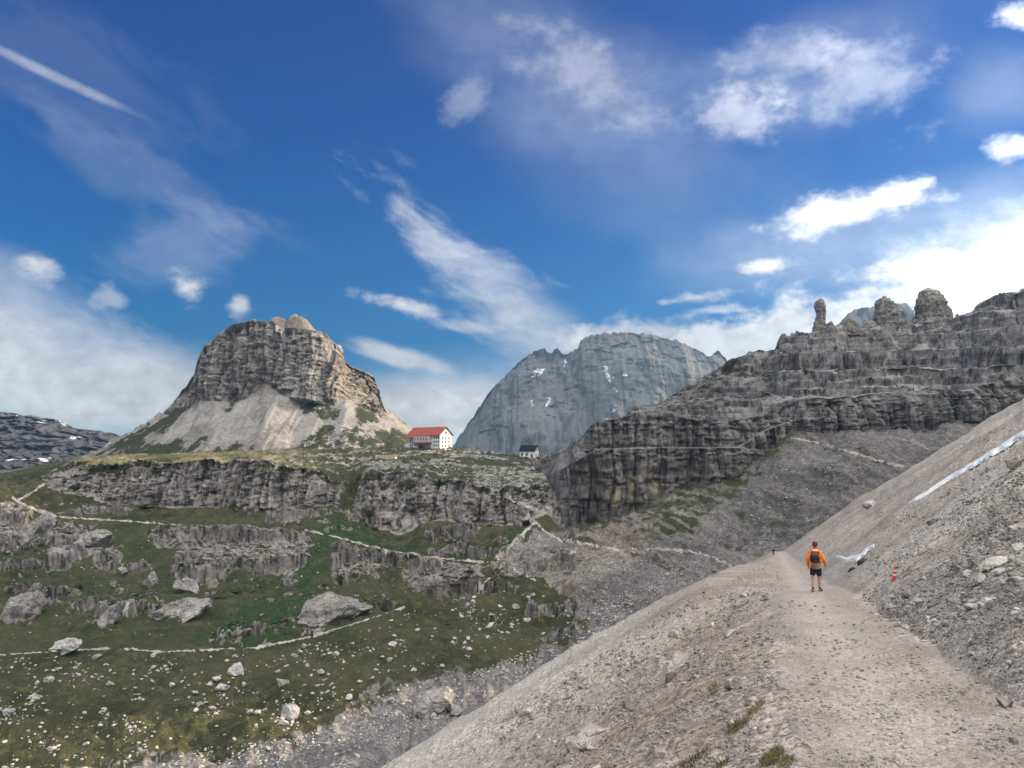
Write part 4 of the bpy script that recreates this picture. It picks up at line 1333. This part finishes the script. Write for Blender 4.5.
tower('rock_tower', [(299, 817.5, 822.5), (301, 816, 824.5), (304, 815.3, 825), (309, 815.2, 825.6), (313, 816.8, 824.8), (317, 816.4, 824.6), (322, 815, 825), (327, 814, 825.5), (336, 812.5, 827)], 600, M['tower'], 3.1, 'slender sausage-like rock tower standing alone on the ridge skyline', 'rock tower', .9, .11)
tower('rock_tower', [(300.5, 881, 890), (302, 877.5, 894), (304.5, 877, 897.5), (309, 877, 899), (313, 876, 902), (319, 875, 904.5), (325, 875, 906), (336, 873, 909)], 604, M['tower'], 7.7, 'squat flat-topped rock tower in the middle of the ridge skyline', 'rock tower', .8, .15)
tower('rock_tower', [(290, 924, 932), (291.5, 921, 937), (295, 919, 940), (300, 917, 942), (306, 916, 943), (313, 917, 944), (320, 915, 949), (332, 911, 955)], 602, M['tower'], 12.3, 'largest domed rock tower on the ridge skyline', 'rock tower', .85, .14)
tower('rock_tower', [(306.5, 944.5, 949), (308, 943, 951), (313, 943, 951.5), (320, 942, 952), (331, 940, 955)], 600, M['tower'], 15.9, 'short rock stub leaning on the right of the domed tower', 'rock tower', .9, .08)
tower('rock_tower', [(314, 956.5, 958.5), (316, 955.5, 960), (319, 955, 960.5), (328, 953, 962)], 598, M['tower'], 19.9, 'tiny rock tooth on the ridge right of the domed tower', 'rock tower', .9, .1)
tower('rock_tower', [(320, 845, 851), (322, 843, 854), (326, 842, 857), (336, 838, 860)], 602, M['tower'], 23.9, 'low ragged rock knob right of the slender tower', 'rock tower', .9, .12)
tower('rock_tower', [(322, 867, 872), (324, 865, 876), (328, 863, 880), (336, 860, 884)], 603, M['tower'], 27.9, 'low rounded rock knob left of the flat-topped tower', 'rock tower', .9, .1)
tower('rock_tower', [(318, 274, 281), (319, 272, 284), (321, 271, 285), (326, 270, 287), (333, 268, 290)], 915, M['butte_knob'], 31.1, 'smaller rounded rock knob on top of the left mountain', 'rock knob', .9, .05)
tower('rock_tower', [(318.5, 292, 305), (320, 289, 308), (323, 288, 310), (328, 287.5, 313), (334, 287, 315), (344, 285, 320)], 913, M['butte_knob'], 35.1, 'larger square rock knob on top of the left mountain', 'rock knob', .8, .05)


# ------------------------------------------------------------------ old snow
def snow(pts, thick, label, nseg=110, nw=9):
    """pts: (px, py upper edge, py lower edge); a bank of snow lying on the slope"""
    a = np.array(pts, float)
    s = np.linspace(a[0, 0], a[-1, 0], nseg)
    up, lo = np.interp(s, a[:, 0], a[:, 1]), np.interp(s, a[:, 0], a[:, 2])
    G = np.zeros((nseg, nw, 3))
    for i in range(nseg):
        for j in range(nw):
            t = j / (nw - 1)
            wv = (lo[i] - up[i])
            py = up[i] * (1 - t) + lo[i] * t + float(fbm(s[i] / 6., t * .8, 1, 4, .6)) * (.6 + .30 * wv)
            l, n, ob = hit(s[i], py)
            G[i, j] = tuple(l) if l is not None else P(s[i], py, 60)
    S = G.copy()
    for c in range(3):
        S[..., c] = blur(blur(S[..., c], 4), 4)
    t = np.linspace(-1, 1, nw)[None]
    e = np.minimum(1, np.minimum(np.arange(nseg) / 8, (nseg - 1 - np.arange(nseg)) / 4))[:, None]
    V = G * .12 + S * .88
    V[..., 2] += thick * (1.3 * (1 - t ** 4) * e - .25)
    Lb = (G - (0, 0, .4)).reshape(-1, 3)
    V = V.reshape(-1, 3)
    n = nseg * nw
    f = grid_faces(nseg, nw)
    allv = np.concatenate([V, Lb])
    i = np.arange(n).reshape(nseg, nw)
    loop = np.concatenate([i[0], i[1:, -1], i[-1, ::-1][1:], i[::-1, 0][1:-1]])
    side = np.stack([loop, np.roll(loop, -1), np.roll(loop, -1) + n, loop + n], -1)
    o = link('snow_patch', np_mesh('snow', allv, np.concatenate([f, side]), None, True), M['snow'])
    return tag(o, label, 'snow')


snow([(906, 503, 505.5), (925, 492, 497), (950, 475, 480.5), (975, 460, 467), (1000, 444.5, 452.5), (1034, 422, 432)], .10, 'long narrow strip of old snow running up the right slope')
snow([(834, 556, 557.5), (841, 556.5, 560), (848, 557.5, 564), (855, 556, 563.5), (862, 551, 558), (868, 547.5, 552), (875, 544, 547)], .10, 'small dirty snow patch beside the path behind the walker')


M['shade_stone'] = stone_mat('shade_dark_stone', (.035, .033, .032), (.08, .075, .07), .3)  # near-black stone colour stands in for shadow under the small snow patch
put_rock('rock', big(450, sub=4, cuts=12, sharp=.4, rough=.06), M['shade_stone'], 861, 562, 13, 7, -40, 'dark rock standing in for shade in the hollow under the small snow patch', 'rock', None, .3, .6)
put_rock('rock', big(451, sub=4, cuts=12, sharp=.4, rough=.06), M['shade_stone'], 851, 570, 10, 4, -35, 'low dark rock standing in for shade below the small snow patch by the path', 'rock', None, .3, .6)

# ------------------------------------------------------------------ small mesh builders
class MB:
    def __init__(s):
        s.bm = bmesh.new()

    def box(s, x0, x1, y0, y1, z0, z1, bev=0):
        r = bmesh.ops.create_cube(s.bm, size=1)
        v = r['verts']
        for q in v:
            q.co = Vector((x0 + (q.co.x + .5) * (x1 - x0), y0 + (q.co.y + .5) * (y1 - y0), z0 + (q.co.z + .5) * (z1 - z0)))
        if bev:
            bmesh.ops.bevel(s.bm, geom=list({e for q in v for e in q.link_edges}), offset=bev, segments=2, affect='EDGES')
        return s

    def poly(s, pts, thick_vec):
        a = [s.bm.verts.new(p) for p in pts]
        b = [s.bm.verts.new(Vector(p) + Vector(thick_vec)) for p in pts]
        s.bm.faces.new(a)
        s.bm.faces.new(b[::-1])
        n = len(a)
        for i in range(n):
            s.bm.faces.new((a[(i + 1) % n], a[i], b[i], b[(i + 1) % n]))
        return s

    def cone(s, r0, r1, z0, z1, seg=20, at=(0, 0)):
        r = bmesh.ops.create_cone(s.bm, cap_ends=True, segments=seg, radius1=r0, radius2=max(r1, 1e-4), depth=z1 - z0)
        for q in r['verts']:
            q.co += Vector((at[0], at[1], (z0 + z1) / 2))
        return s

    def build(s, name, mat, parent=None, smooth=False):
        bmesh.ops.recalc_face_normals(s.bm, faces=s.bm.faces)
        me = bpy.data.meshes.new(name)
        s.bm.to_mesh(me)
        s.bm.free()
        if smooth:
            me.polygons.foreach_set('use_smooth', [True] * len(me.polygons))
        return link(name, me, mat, parent)


M['white'] = plain('white_render', (.72, .69, .66), .85, .2, .06, .6)
M['red_roof'] = plain('red_sheet_roof', (.26, .058, .042), .75, .3, .12, .8)
M['dark_roof'] = plain('dark_sheet_roof', (.012, .014, .022), .8, .1, .2, .8)
M['glass'] = plain('dark_window_glass', (.03, .04, .06), .15, .5, .2, .6)
M['wood'] = plain('brown_wood', (.12, .055, .04), .8, .2, .2, 1.5)
M['pink'] = plain('pinkish_render', (.55, .42, .38), .85, .2, .08, .6)
M['base_stone'] = plain('base_stonework', (.40, .34, .25), .9, .2, .3, 1.2, .1)
M['metal'] = plain('grey_metal', (.35, .36, .37), .4, .5, .1, 2, 0, .6)
M['purple'] = plain('dark_red_awning', (.10, .02, .035), .8, .2, .15, 1)

# ------------------------------------------------------------------ mountain hut with the red roof
def ground_at(px, Y, pad=0):
    p = P(px, 300, Y)
    l, n = drop(p[0], p[1], 300)
    return l if l is not None else Vector(P(px, 448, Y))


def wall_opening(parent, x0, x1, z0, z1, y, nrm, mat, ax='x'):
    """a window: frame standing proud, glass and one sill"""
    d = .10 * nrm
    m = MB()
    t = .10
    ys = sorted((y, y + d))
    pan = sorted((y - d * .2, y + d * .35))

    def b(mb, a0, a1, c0, c1, yy):
        if ax == 'x':
            mb.box(a0, a1, yy[0], yy[1], c0, c1)
        else:
            mb.box(yy[0], yy[1], a0, a1, c0, c1)
    b(m, x0 - t, x0, z0 - t, z1 + t, ys)
    b(m, x1, x1 + t, z0 - t, z1 + t, ys)
    b(m, x0, x1, z1, z1 + t, ys)
    b(m, x0, x1, z0 - t, z0, ys)
    w = m.build('window', M['white'], parent)
    g = MB()
    b(g, x0, x1, z0, z1, pan)
    g.build('pane', M['glass'], w)
    return w


hut_c = ground_at(431, 628)
hut = empty('mountain_hut', (hut_c.x, hut_c.y, hut_c.z - .3), R(-40))
tag(hut, 'large white mountain hut with a red roof on the edge of the pass', 'mountain hut')
L2, W2, EZ, RZ = 18.5, 6.6, 11.0, 16.8      # local x runs along the ridge, -y is the front
m = MB()
m.poly([(L2, -W2, 0), (L2, W2, 0), (L2, W2, EZ), (L2, 0, RZ - .5), (L2, -W2, EZ)], (-2 * L2, 0, 0))
m.build('wall', M['white'], hut)
m = MB()
for sgn in (-1, 1):
    m.poly([(-L2 - 1, sgn * (W2 + 1.3), EZ - .9), (L2 + 1, sgn * (W2 + 1.3), EZ - .9), (L2 + 1, 0, RZ), (-L2 - 1, 0, RZ)], (0, 0, .35))
m.poly([(-L2 - 1, -(W2 + 1.32), EZ - .95), (-8.5, -(W2 + 1.32), EZ - .95), (-8.5, -(W2 + 3.3), EZ - 2.6), (-L2 - 1, -(W2 + 3.3), EZ - 2.6)], (0, 0, .35))
roof = m.build('roof', M['red_roof'], hut)
MB().box(9.4, 10.4, .6, 1.5, RZ - 1.5, RZ + 1.5).build('chimney', M['base_stone'], roof)
MB().box(-12.5, -11.8, -.4, .3, RZ - .8, RZ + 1.2).build('chimney', M['base_stone'], roof)
MB().cone(.09, .06, RZ - .3, RZ + 3.2, 8, (1.5, 0)).box(.7, 2.3, -.05, .05, RZ + 2.5, RZ + 2.6).build('antenna', M['metal'], roof)
MB().box(-L2 + .3, L2 + .3, -W2 - .3, W2 + .3, -4, .05).build('foundation', M['base_stone'], hut)
MB().box(L2 + .35, L2 + 5.5, -W2 - .3, W2 * .4, -5, -.6).build('terrace', M['base_stone'], hut)
for z in (1.4, 4.4, 7.4):
    for x in (11.2, 13.6, 16.0):
        wall_opening(hut, x, x + 1.5, z, z + (1.6 if z < 7 else 2.1), -W2, -1, M['white'])
    for x in (-16.5, -13.6, -10.8):
        if z < 7:
            wall_opening(hut, x, x + 1.3, z, z + 1.6, -W2, -1, M['white'])
for z in (1.3, 4.3, 7.3):
    for y in (-4.4, -.8, 2.8):
        wall_opening(hut, y, y + 1.4, z, z + 1.6, L2, 1, M['white'], 'y')
wall_opening(hut, -.9, .9, 11.3, 13.0, L2, 1, M['white'], 'y')
an = MB().poly([(-9, -W2 - .002, 4.6), (8.6, -W2 - .002, 4.6), (8.6, -W2 - .002, 9.9), (-9, -W2 - .002, 9.9)], (0, -3.2, 0)).build('annex', M['pink'], hut)
for x in (-7.5, -4.2, -.9, 2.4, 5.6):
    wall_opening(an, x, x + 1.3, 6.4, 8.1, -W2 - 3.202, -1, M['white'])
MB().poly([(-9.6, -W2 - 3.4, 9.75), (9.2, -W2 - 3.4, 9.75), (9.2, -W2 - .01, 10.5), (-9.6, -W2 - .01, 10.5)], (0, 0, .25)).build('annex_roof', M['red_roof'], an)
MB().poly([(-8.4, -W2 - 6.2, 3.3), (9.4, -W2 - 6.2, 3.3), (9.4, -W2 - .01, 4.5), (-8.4, -W2 - .01, 4.5)], (0, 0, .2)).build('awning', M['purple'], hut)
for x in (-8.0, .4, 9.0):
    MB().box(x - .15, x + .15, -W2 - 6.0, -W2 - 5.7, -1, 3.25).build('post', M['wood'], hut)
MB().box(-3.2, -1.6, -W2 - .12, -W2 - .003, 0, 2.4).build('door', M['wood'], hut)

# ------------------------------------------------------------------ small house with a dark roof
hc = ground_at(529, 585)
house = empty('small_house', (hc.x, hc.y, hc.z - .1), R(-24))
house.scale = (1.12, 1.12, 1.25)
tag(house, 'small white house with a dark roof standing right of the red roofed hut', 'house')
m = MB()
m.poly([(5.6, -3.4, 0), (5.6, 3.4, 0), (5.6, 3.4, 4.4), (5.6, 0, 7.2), (5.6, -3.4, 4.4)], (-11.2, 0, 0))
m.build('wall', M['white'], house)
m = MB()
for sgn in (-1, 1):
    m.poly([(-6.1, sgn * 4.1, 4.0), (6.1, sgn * 4.1, 4.0), (6.1, 0, 7.4), (-6.1, 0, 7.4)], (0, 0, .28))
rf = m.build('roof', M['dark_roof'], house)
MB().box(3, 3.7, .5, 1.2, 6, 8.4).build('chimney', M['base_stone'], rf)
MB().box(-5.8, 5.8, -3.6, 3.6, -3, .04).build('foundation', M['base_stone'], house)
for x in (-4.6, -1.2):
    wall_opening(house, x, x + 1.5, 1.3, 2.9, -3.4, -1, M['white'])
wall_opening(house, -.8, .8, 4.2, 5.6, 5.6, 1, M['white'], 'y')
wall_opening(house, 1.2, 2.4, 1.2, 2.8, 5.6, 1, M['white'], 'y')
MB().box(2.6, 3.9, -3.5, -3.403, 0, 2.3).build('door', M['wood'], house)
MB().box(5.603, 5.7, -2.4, -1.0, 0, 2.4).build('door', M['wood'], house)

# flagpole on the edge of the pass, low stone hut left of the big one
fp = ground_at(504.5, 600)
o = empty('flagpole', fp)
tag(o, 'thin grey flagpole on the skyline left of the small house', 'flagpole')
MB().cone(.22, .12, 0, 13, 10).build('pole', M['metal'], o)
MB().cone(.55, .45, -.4, .35, 12).build('base', M['base_stone'], o)
rw = ground_at(388, 560)
o = empty('stone_ruin', rw, R(-8))
tag(o, 'low roofless whitish stone ruin on the plateau left below the big hut', 'ruin')
MB().box(-7.5, 7.5, -2.0, -1.4, -1.2, 2.0).build('front_wall', M['base_stone'], o)
MB().box(-7.5, -6.9, -1.397, 3, -1.2, 2.4).build('side_wall', M['base_stone'], o)
MB().box(6.9, 7.5, -1.397, 3, -1.2, 1.3).build('side_wall', M['base_stone'], o)
MB().box(-6.897, 6.897, 2.4, 3, -1.2, 2.6).build('back_wall', M['base_stone'], o)

# ------------------------------------------------------------------ red and white cone marker
l, n, ob = hit(894.5, 580)
M['cone_red'] = plain('red_plastic', (.50, .04, .035), .6, .4, .15, 6)
M['cone_white'] = plain('white_band', (.66, .56, .54), .6, .4, .1, 6)
cone = empty('marker_cone', (l.x, l.y, l.z - .02))
tag(cone, 'red and white marker cone standing in the stones right of the path', 'marker cone')
ch = 14.5 * l.y / F_PX
cone.rotation_euler = (R(-2), R(4), 0)
MB().box(-.17 * ch, .17 * ch, -.17 * ch, .17 * ch, -.05, .05 * ch, .01).build('base', M['cone_red'], cone)
zz = [.05, .34, .44, .62, .70, 1.0]
for i in range(5):
    r0, r1 = [.145 * (1 - .72 * (q - .05) / .95) * ch for q in (zz[i], zz[i + 1])]
    MB().cone(r0, r1, zz[i] * ch, zz[i + 1] * ch).build('band' if i % 2 else 'body', M['cone_white'] if i % 2 else M['cone_red'], cone)


# ------------------------------------------------------------------ people
def skin(name, chain, edges, mat, parent, sub=2):
    """chain: (x, y, z, rx, ry); one continuous skinned surface"""
    me = bpy.data.meshes.new(name)
    me.from_pydata([c[:3] for c in chain], edges, [])
    t = bpy.data.objects.new('tmp', me)
    COL.objects.link(t)
    sm = t.modifiers.new('s', 'SKIN')
    sm.use_smooth_shade = True
    t.modifiers.new('d', 'SUBSURF').levels = sub
    for v, c in zip(me.skin_vertices[0].data, chain):
        v.radius = (c[3], c[4] if len(c) > 4 else c[3])
    me.skin_vertices[0].data[0].use_root = True
    dg = bpy.context.evaluated_depsgraph_get()
    out = bpy.data.meshes.new_from_object(t.evaluated_get(dg))
    bpy.data.objects.remove(t)
    o = link(name, out, mat, parent)
    return o


M['skin'] = plain('tanned_skin', (.40, .235, .165), .6, .35, .08, 10)
M['orange'] = plain('orange_jacket', (.86, .20, .015), .65, .25, .10, 9, .01)
M['orange_pale'] = plain('faded_orange_hood', (.90, .42, .20), .7, .25, .10, 9, .01)
M['shorts'] = plain('navy_shorts', (.018, .02, .032), .8, .2, .2, 9, .01)
M['cap'] = plain('dark_red_cap', (.13, .016, .025), .8, .2, .15, 12)
M['pack'] = plain('black_pack', (.014, .014, .02), .6, .3, .3, 9, .01)
M['blue_cloth'] = plain('blue_grey_cloth', (.17, .26, .33), .8, .2, .15, 9)
M['shoe'] = plain('dark_shoe', (.03, .028, .028), .7, .3, .2, 9)
M['shoe_olive'] = plain('olive_shoe', (.16, .15, .10), .7, .3, .2, 9)
M['sock'] = plain('dark_sock', (.025, .025, .03), .9, .1, .2, 9)
M['hair'] = plain('brown_hair', (.05, .03, .02), .6, .3, .2, 20)


def hand_chains(w, sgn, out, down):
    """palm and five fingers hanging slightly curled from wrist w"""
    w = Vector(w)
    ch = []
    for k, (off, ln) in enumerate([(-.030, .075), (-.010, .085), (.010, .080), (.028, .062)]):
        a = w + down * .075 + Vector((0, off, 0))
        b = a + down * ln * .55 + out * -.004
        c = b + down * ln * .4 + out * -.02 * sgn
        ch.append([a - down * .02, a, b, c])
    t0 = w + down * .03 + Vector((0, .03, 0))
    ch.append([t0, t0 + down * .03 + Vector((0, .022, 0)), t0 + down * .062 + Vector((0, .026, 0)), t0 + down * .08 + Vector((0, .022, 0))])
    return ch


def make_walker(loc, rz, scale, label, hooded):
    root = empty('person', loc, rz)
    root.scale = (scale,) * 3
    tag(root, label, 'person')
    B = [(0, 0, .95, .115, .08), (0, .005, 1.10, .105, .075), (0, .015, 1.28, .12, .08), (0, .02, 1.42, .11, .075), (0, .025, 1.50, .058, .058), (0, .04, 1.56, .06, .065), (0, .05, 1.64, .078, .098), (0, .05, 1.72, .070, .088), (0, .05, 1.76, .035, .045),
         # left leg trailing
         (-.10, 0, .86, .095, .10), (-.115, -.02, .50, .058, .062), (-.118, -.06, .36, .056, .062), (-.112, -.125, .10, .036, .042), (-.115, -.10, .045, .04, .05), (-.13, .02, .03, .042, .03),
         # right leg, foot turned out
         (.10, 0, .86, .095, .10), (.105, .05, .48, .058, .062), (.110, .04, .34, .057, .064), (.112, .03, .09, .037, .042), (.118, .02, .04, .042, .045), (.165, .15, .03, .042, .03),
         # left arm hanging, bent forward
         (-.185, .02, 1.40, .06, .06), (-.255, -.02, 1.13, .046, .046), (-.245, .08, .90, .032, .032), (-.240, .10, .83, .035, .024),
         # right arm bent, hand out to the side
         (.185, .02, 1.40, .06, .06), (.275, -.05, 1.15, .046, .046), (.315, .10, .97, .032, .032), (.325, .15, .91, .024, .035)]
    E = [(0, 1), (1, 2), (2, 3), (3, 4), (4, 5), (5, 6), (6, 7), (7, 8), (0, 9), (9, 10), (10, 11), (11, 12), (12, 13), (13, 14), (0, 15), (15, 16), (16, 17), (17, 18), (18, 19), (19, 20), (3, 21), (21, 22), (22, 23), (23, 24), (3, 25), (25, 26), (26, 27), (27, 28)]
    chain = list(B)
    edges = list(E)
    for wi, sgn, out, down in ((24, -1, Vector((-1, 0, 0)), Vector((.02, .25, -.97)).normalized()), (28, 1, Vector((1, 0, 0)), Vector((.1, .5, -.86)).normalized())):
        for fc in hand_chains(B[wi - 1][:3], sgn, out, down):
            i0 = len(chain)
            for q, p in enumerate(fc):
                chain.append((p.x, p.y, p.z, .010 - .0012 * q, .010 - .0012 * q))
                if q:
                    edges.append((i0 + q - 1, i0 + q))
            edges.append((wi, i0))
    # face: nose, ears as small offshoots of the head
    for p, r in (((0, .155, 1.645), .014), ((-.086, .045, 1.64), .020), ((.086, .045, 1.64), .020)):
        chain.append((*p, r, r))
        edges.append((6, len(chain) - 1))
    skin('body', chain, edges, M['skin'], root)
    # eyes and mouth
    for sx in (-.03, .03):
        e = MB()
        bmesh.ops.create_uvsphere(e.bm, u_segments=10, v_segments=8, radius=.012)
        for q in e.bm.verts:
            q.co += Vector((sx, .140, 1.66))
        e.build('eye', M['pack'], root, True)
    MB().box(-.025, .025, .140, .148, 1.592, 1.600).build('mouth', M['cap'], root)
    # jacket with sleeves
    J = [(0, 0, .84, .20, .155), (0, .0, 1.02, .195, .15), (0, .01, 1.20, .195, .145), (0, .015, 1.36, .195, .135), (0, .02, 1.47, .085, .075),
         (-.175, .02, 1.40, .085, .085), (-.258, -.02, 1.13, .070, .070), (-.247, .075, .92, .05, .05),
         (.175, .02, 1.40, .085, .085), (.278, -.05, 1.15, .070, .070), (.313, .09, .985, .05, .05)]
    skin('jacket', J, [(0, 1), (1, 2), (2, 3), (3, 4), (3, 5), (5, 6), (6, 7), (3, 8), (8, 9), (9, 10)], M['orange'], root)
    if hooded:
        skin('hood', [(-.13, -.055, 1.44, .045, .04), (-.06, -.095, 1.47, .06, .05), (.02, -.10, 1.475, .062, .05), (.12, -.055, 1.44, .045, .04)], [(0, 1), (1, 2), (2, 3)], M['orange_pale'], root)
    S = [(0, 0, .93, .165, .125), (-.095, 0, .80, .11, .115), (-.112, -.01, .56, .10, .105), (.095, 0, .80, .11, .115), (.108, .03, .56, .10, .105)]
    skin('shorts', S, [(0, 1), (1, 2), (0, 3), (3, 4)], M['shorts'], root)
    skin('sock', [(-.112, -.095, .20, .046, .050), (-.112, -.125, .10, .043, .047)], [(0, 1)], M['sock'], root)
    skin('sock', [(.112, .034, .20, .046, .050), (.113, .028, .09, .043, .047)], [(0, 1)], M['sock'], root)
    s = skin('shoe', [(-.113, -.14, .09, .062, .066), (-.117, -.07, .055, .064, .066), (-.13, .04, .05, .064, .056), (-.136, .11, .04, .05, .045)], [(0, 1), (1, 2), (2, 3)], M['shoe_olive'], root)
    s['label'] = 'olive left shoe'
    skin('shoe', [(.112, .0, .09, .062, .066), (.128, .06, .06, .064, .066), (.165, .15, .05, .064, .056), (.185, .20, .04, .05, .045)], [(0, 1), (1, 2), (2, 3)], M['shoe'], root)
    # cap
    c = MB()
    bmesh.ops.create_uvsphere(c.bm, u_segments=24, v_segments=14, radius=1)
    for q in c.bm.verts:
        z = max(q.co.z, -.35)
        q.co = Vector((q.co.x * .098, .045 + q.co.y * .118, 1.675 + z * .115))
    cap = c.build('cap', M['cap'], root, True)
    MB().poly([(-.07, .145, 1.68), (-.05, .225, 1.665), (.05, .225, 1.665), (.07, .145, 1.68)], (0, 0, .012)).build('peak', M['cap'], cap)
    skin('hair', [(-.05, -.035, 1.615, .03, .03), (0, -.05, 1.61, .036, .03), (.05, -.035, 1.615, .03, .03)], [(0, 1), (1, 2)], M['hair'], root)
    return root


l, n, ob = hit(816.5, 591.5)
YAW = -math.atan(LXK) - R(2)
walker = make_walker((l.x, l.y, l.z - .015), YAW, 1.0, 'walker in orange jacket and dark shorts seen from behind on the gravel path', True)
# rucksack on his back, with its straps and the cloth hanging under it
pk = empty('backpack', (l.x, l.y, l.z - .015), YAW)
tag(pk, 'small black rucksack worn on the back of the orange jacket', 'backpack')
skin('sack', [(-.02, -.23, 1.05, .17, .09), (-.02, -.25, 1.20, .18, .105), (-.02, -.215, 1.40, .155, .09)], [(0, 1), (1, 2)], M['pack'], pk)
skin('pocket', [(-.02, -.31, 1.08, .09, .04), (-.02, -.32, 1.18, .095, .045)], [(0, 1)], M['pack'], pk)
for sx in (-1, 1):
    skin('strap', [(sx * .11 - .01, -.13, 1.33, .022, .012), (sx * .125, -.06, 1.485, .022, .012), (sx * .13, .07, 1.47, .022, .012), (sx * .135, .155, 1.34, .022, .012), (sx * .15, .15, 1.15, .02, .012)], [(0, 1), (1, 2), (2, 3), (3, 4)], M['pack'], pk)
skin('hip_strap', [(.06, -.16, 1.07, .02, .012), (.19, -.06, 1.06, .02, .012), (.20, .05, 1.05, .02, .012), (.10, .14, 1.05, .02, .012)], [(0, 1), (1, 2), (2, 3)], M['pack'], pk)
cl = MB().poly([(-.005, -.19, 1.03), (.045, -.19, 1.03), (.065, -.165, .86), (.02, -.165, .84), (-.03, -.165, .87)], (0, -.02, 0)).build('cloth', M['blue_cloth'], pk)
cl['label'] = 'blue grey cloth hanging from the rucksack'

M['dark_cloth'] = plain('dark_clothes', (.02, .02, .025), .8, .2, .2, 9)


def make_far_walker(px, py, hpx, label):
    l, n, ob = hit(px, py)
    sc = hpx * l.y / F_PX / 1.76
    root = empty('person', (l.x, l.y, l.z - .03), R(-20))
    root.scale = (sc,) * 3
    tag(root, label, 'person')
    B = [(0, 0, .95, .14, .11), (0, 0, 1.25, .17, .12), (0, .02, 1.44, .14, .10), (0, .02, 1.52, .06, .06), (0, .04, 1.62, .085, .10), (0, .04, 1.73, .06, .07),
         (-.10, 0, .85, .10, .10), (-.11, -.05, .48, .065, .065), (-.11, -.14, .08, .045, .045), (-.12, -.02, .04, .045, .035), (.10, 0, .85, .10, .10), (.11, .08, .48, .065, .065), (.11, .10, .08, .045, .045), (.12, .23, .04, .045, .035),
         (-.20, .01, 1.40, .06, .06), (-.26, -.04, 1.12, .05, .05), (-.24, .10, .90, .035, .035), (.20, .01, 1.40, .06, .06), (.26, .02, 1.12, .05, .05), (.24, .16, .95, .035, .035)]
    skin('body', B, [(0, 1), (1, 2), (2, 3), (3, 4), (4, 5), (0, 6), (6, 7), (7, 8), (8, 9), (0, 10), (10, 11), (11, 12), (12, 13), (2, 14), (14, 15), (15, 16), (2, 17), (17, 18), (18, 19)], M['skin'], root)
    skin('coat', [(0, 0, .80, .17, .14), (0, 0, 1.25, .19, .14), (0, .02, 1.46, .15, .11), (-.20, .01, 1.40, .075, .075), (-.26, -.04, 1.12, .065, .065), (-.245, .08, .93, .05, .05), (.20, .01, 1.40, .075, .075), (.26, .02, 1.12, .065, .065), (.245, .14, .97, .05, .05)],
         [(0, 1), (1, 2), (2, 3), (3, 4), (4, 5), (2, 6), (6, 7), (7, 8)], M['dark_cloth'], root)
    skin('trousers', [(0, 0, .95, .155, .125), (-.10, 0, .80, .11, .11), (-.11, -.05, .48, .075, .075), (-.11, -.13, .12, .06, .06), (.10, 0, .80, .11, .11), (.11, .08, .48, .075, .075), (.11, .10, .12, .06, .06)], [(0, 1), (1, 2), (2, 3), (0, 4), (4, 5), (5, 6)], M['dark_cloth'], root)
    skin('hat', [(0, .04, 1.70, .10, .11), (0, .03, 1.76, .08, .09)], [(0, 1)], M['dark_cloth'], root)
    return root


make_far_walker(773.5, 556, 8, 'tiny far walker in dark clothes where the path dips out of sight')
make_far_walker(496, 562, 5, 'tiny dark walker at the track junction in the valley')


# ------------------------------------------------------------------ turf at the lip of the path
def tufts(spots):
    vs, fs = [], []
    for px, py, rx, ry, n, hh in spots:
        for _ in range(n):
            a, q = RNG.uniform(0, 6.28), math.sqrt(RNG.random())
            x, y = px + rx * q * math.cos(a), py + ry * q * math.sin(a)
            y += (x - px) * -.75 * 0.6
            l, nn, ob = hit(x, y)
            if l is None:
                continue
            h = hh * RNG.uniform(.5, 1.2)
            an = RNG.uniform(0, 6.28)
            wv = Vector((math.cos(an), math.sin(an), 0)) * .0035
            ln = Vector((RNG.uniform(-.6, .6), RNG.uniform(-.6, .6), 1)).normalized() * h
            b = len(vs)
            vs += [l - wv, l + wv, l + ln * .6 + wv * .6, l + ln + Vector((ln.x, ln.y, -.1 * h)) * .5]
            fs.append((b, b + 1, b + 2, b + 3))
    o = link('grass', np_mesh('grass', np.array([tuple(v) for v in vs]), np.array(fs)), M['grass'])
    return tag(o, kind='stuff')


M['grass'] = plain('grass_blades', (.14, .135, .06), .8, .2, .5, 2)
tufts([(772, 758, 13, 7, 380, .05), (786, 764, 8, 5, 160, .05), (744, 722, 8, 3, 90, .055), (760, 705, 5, 3, 60, .055), (752, 713, 5, 3, 70, .055), (733, 732, 6, 4, 80, .09), (700, 757, 12, 5, 90, .05), (684, 766, 12, 4, 90, .05), (720, 766, 9, 3, 80, .05), (715, 690, 6, 4, 60, .09)])
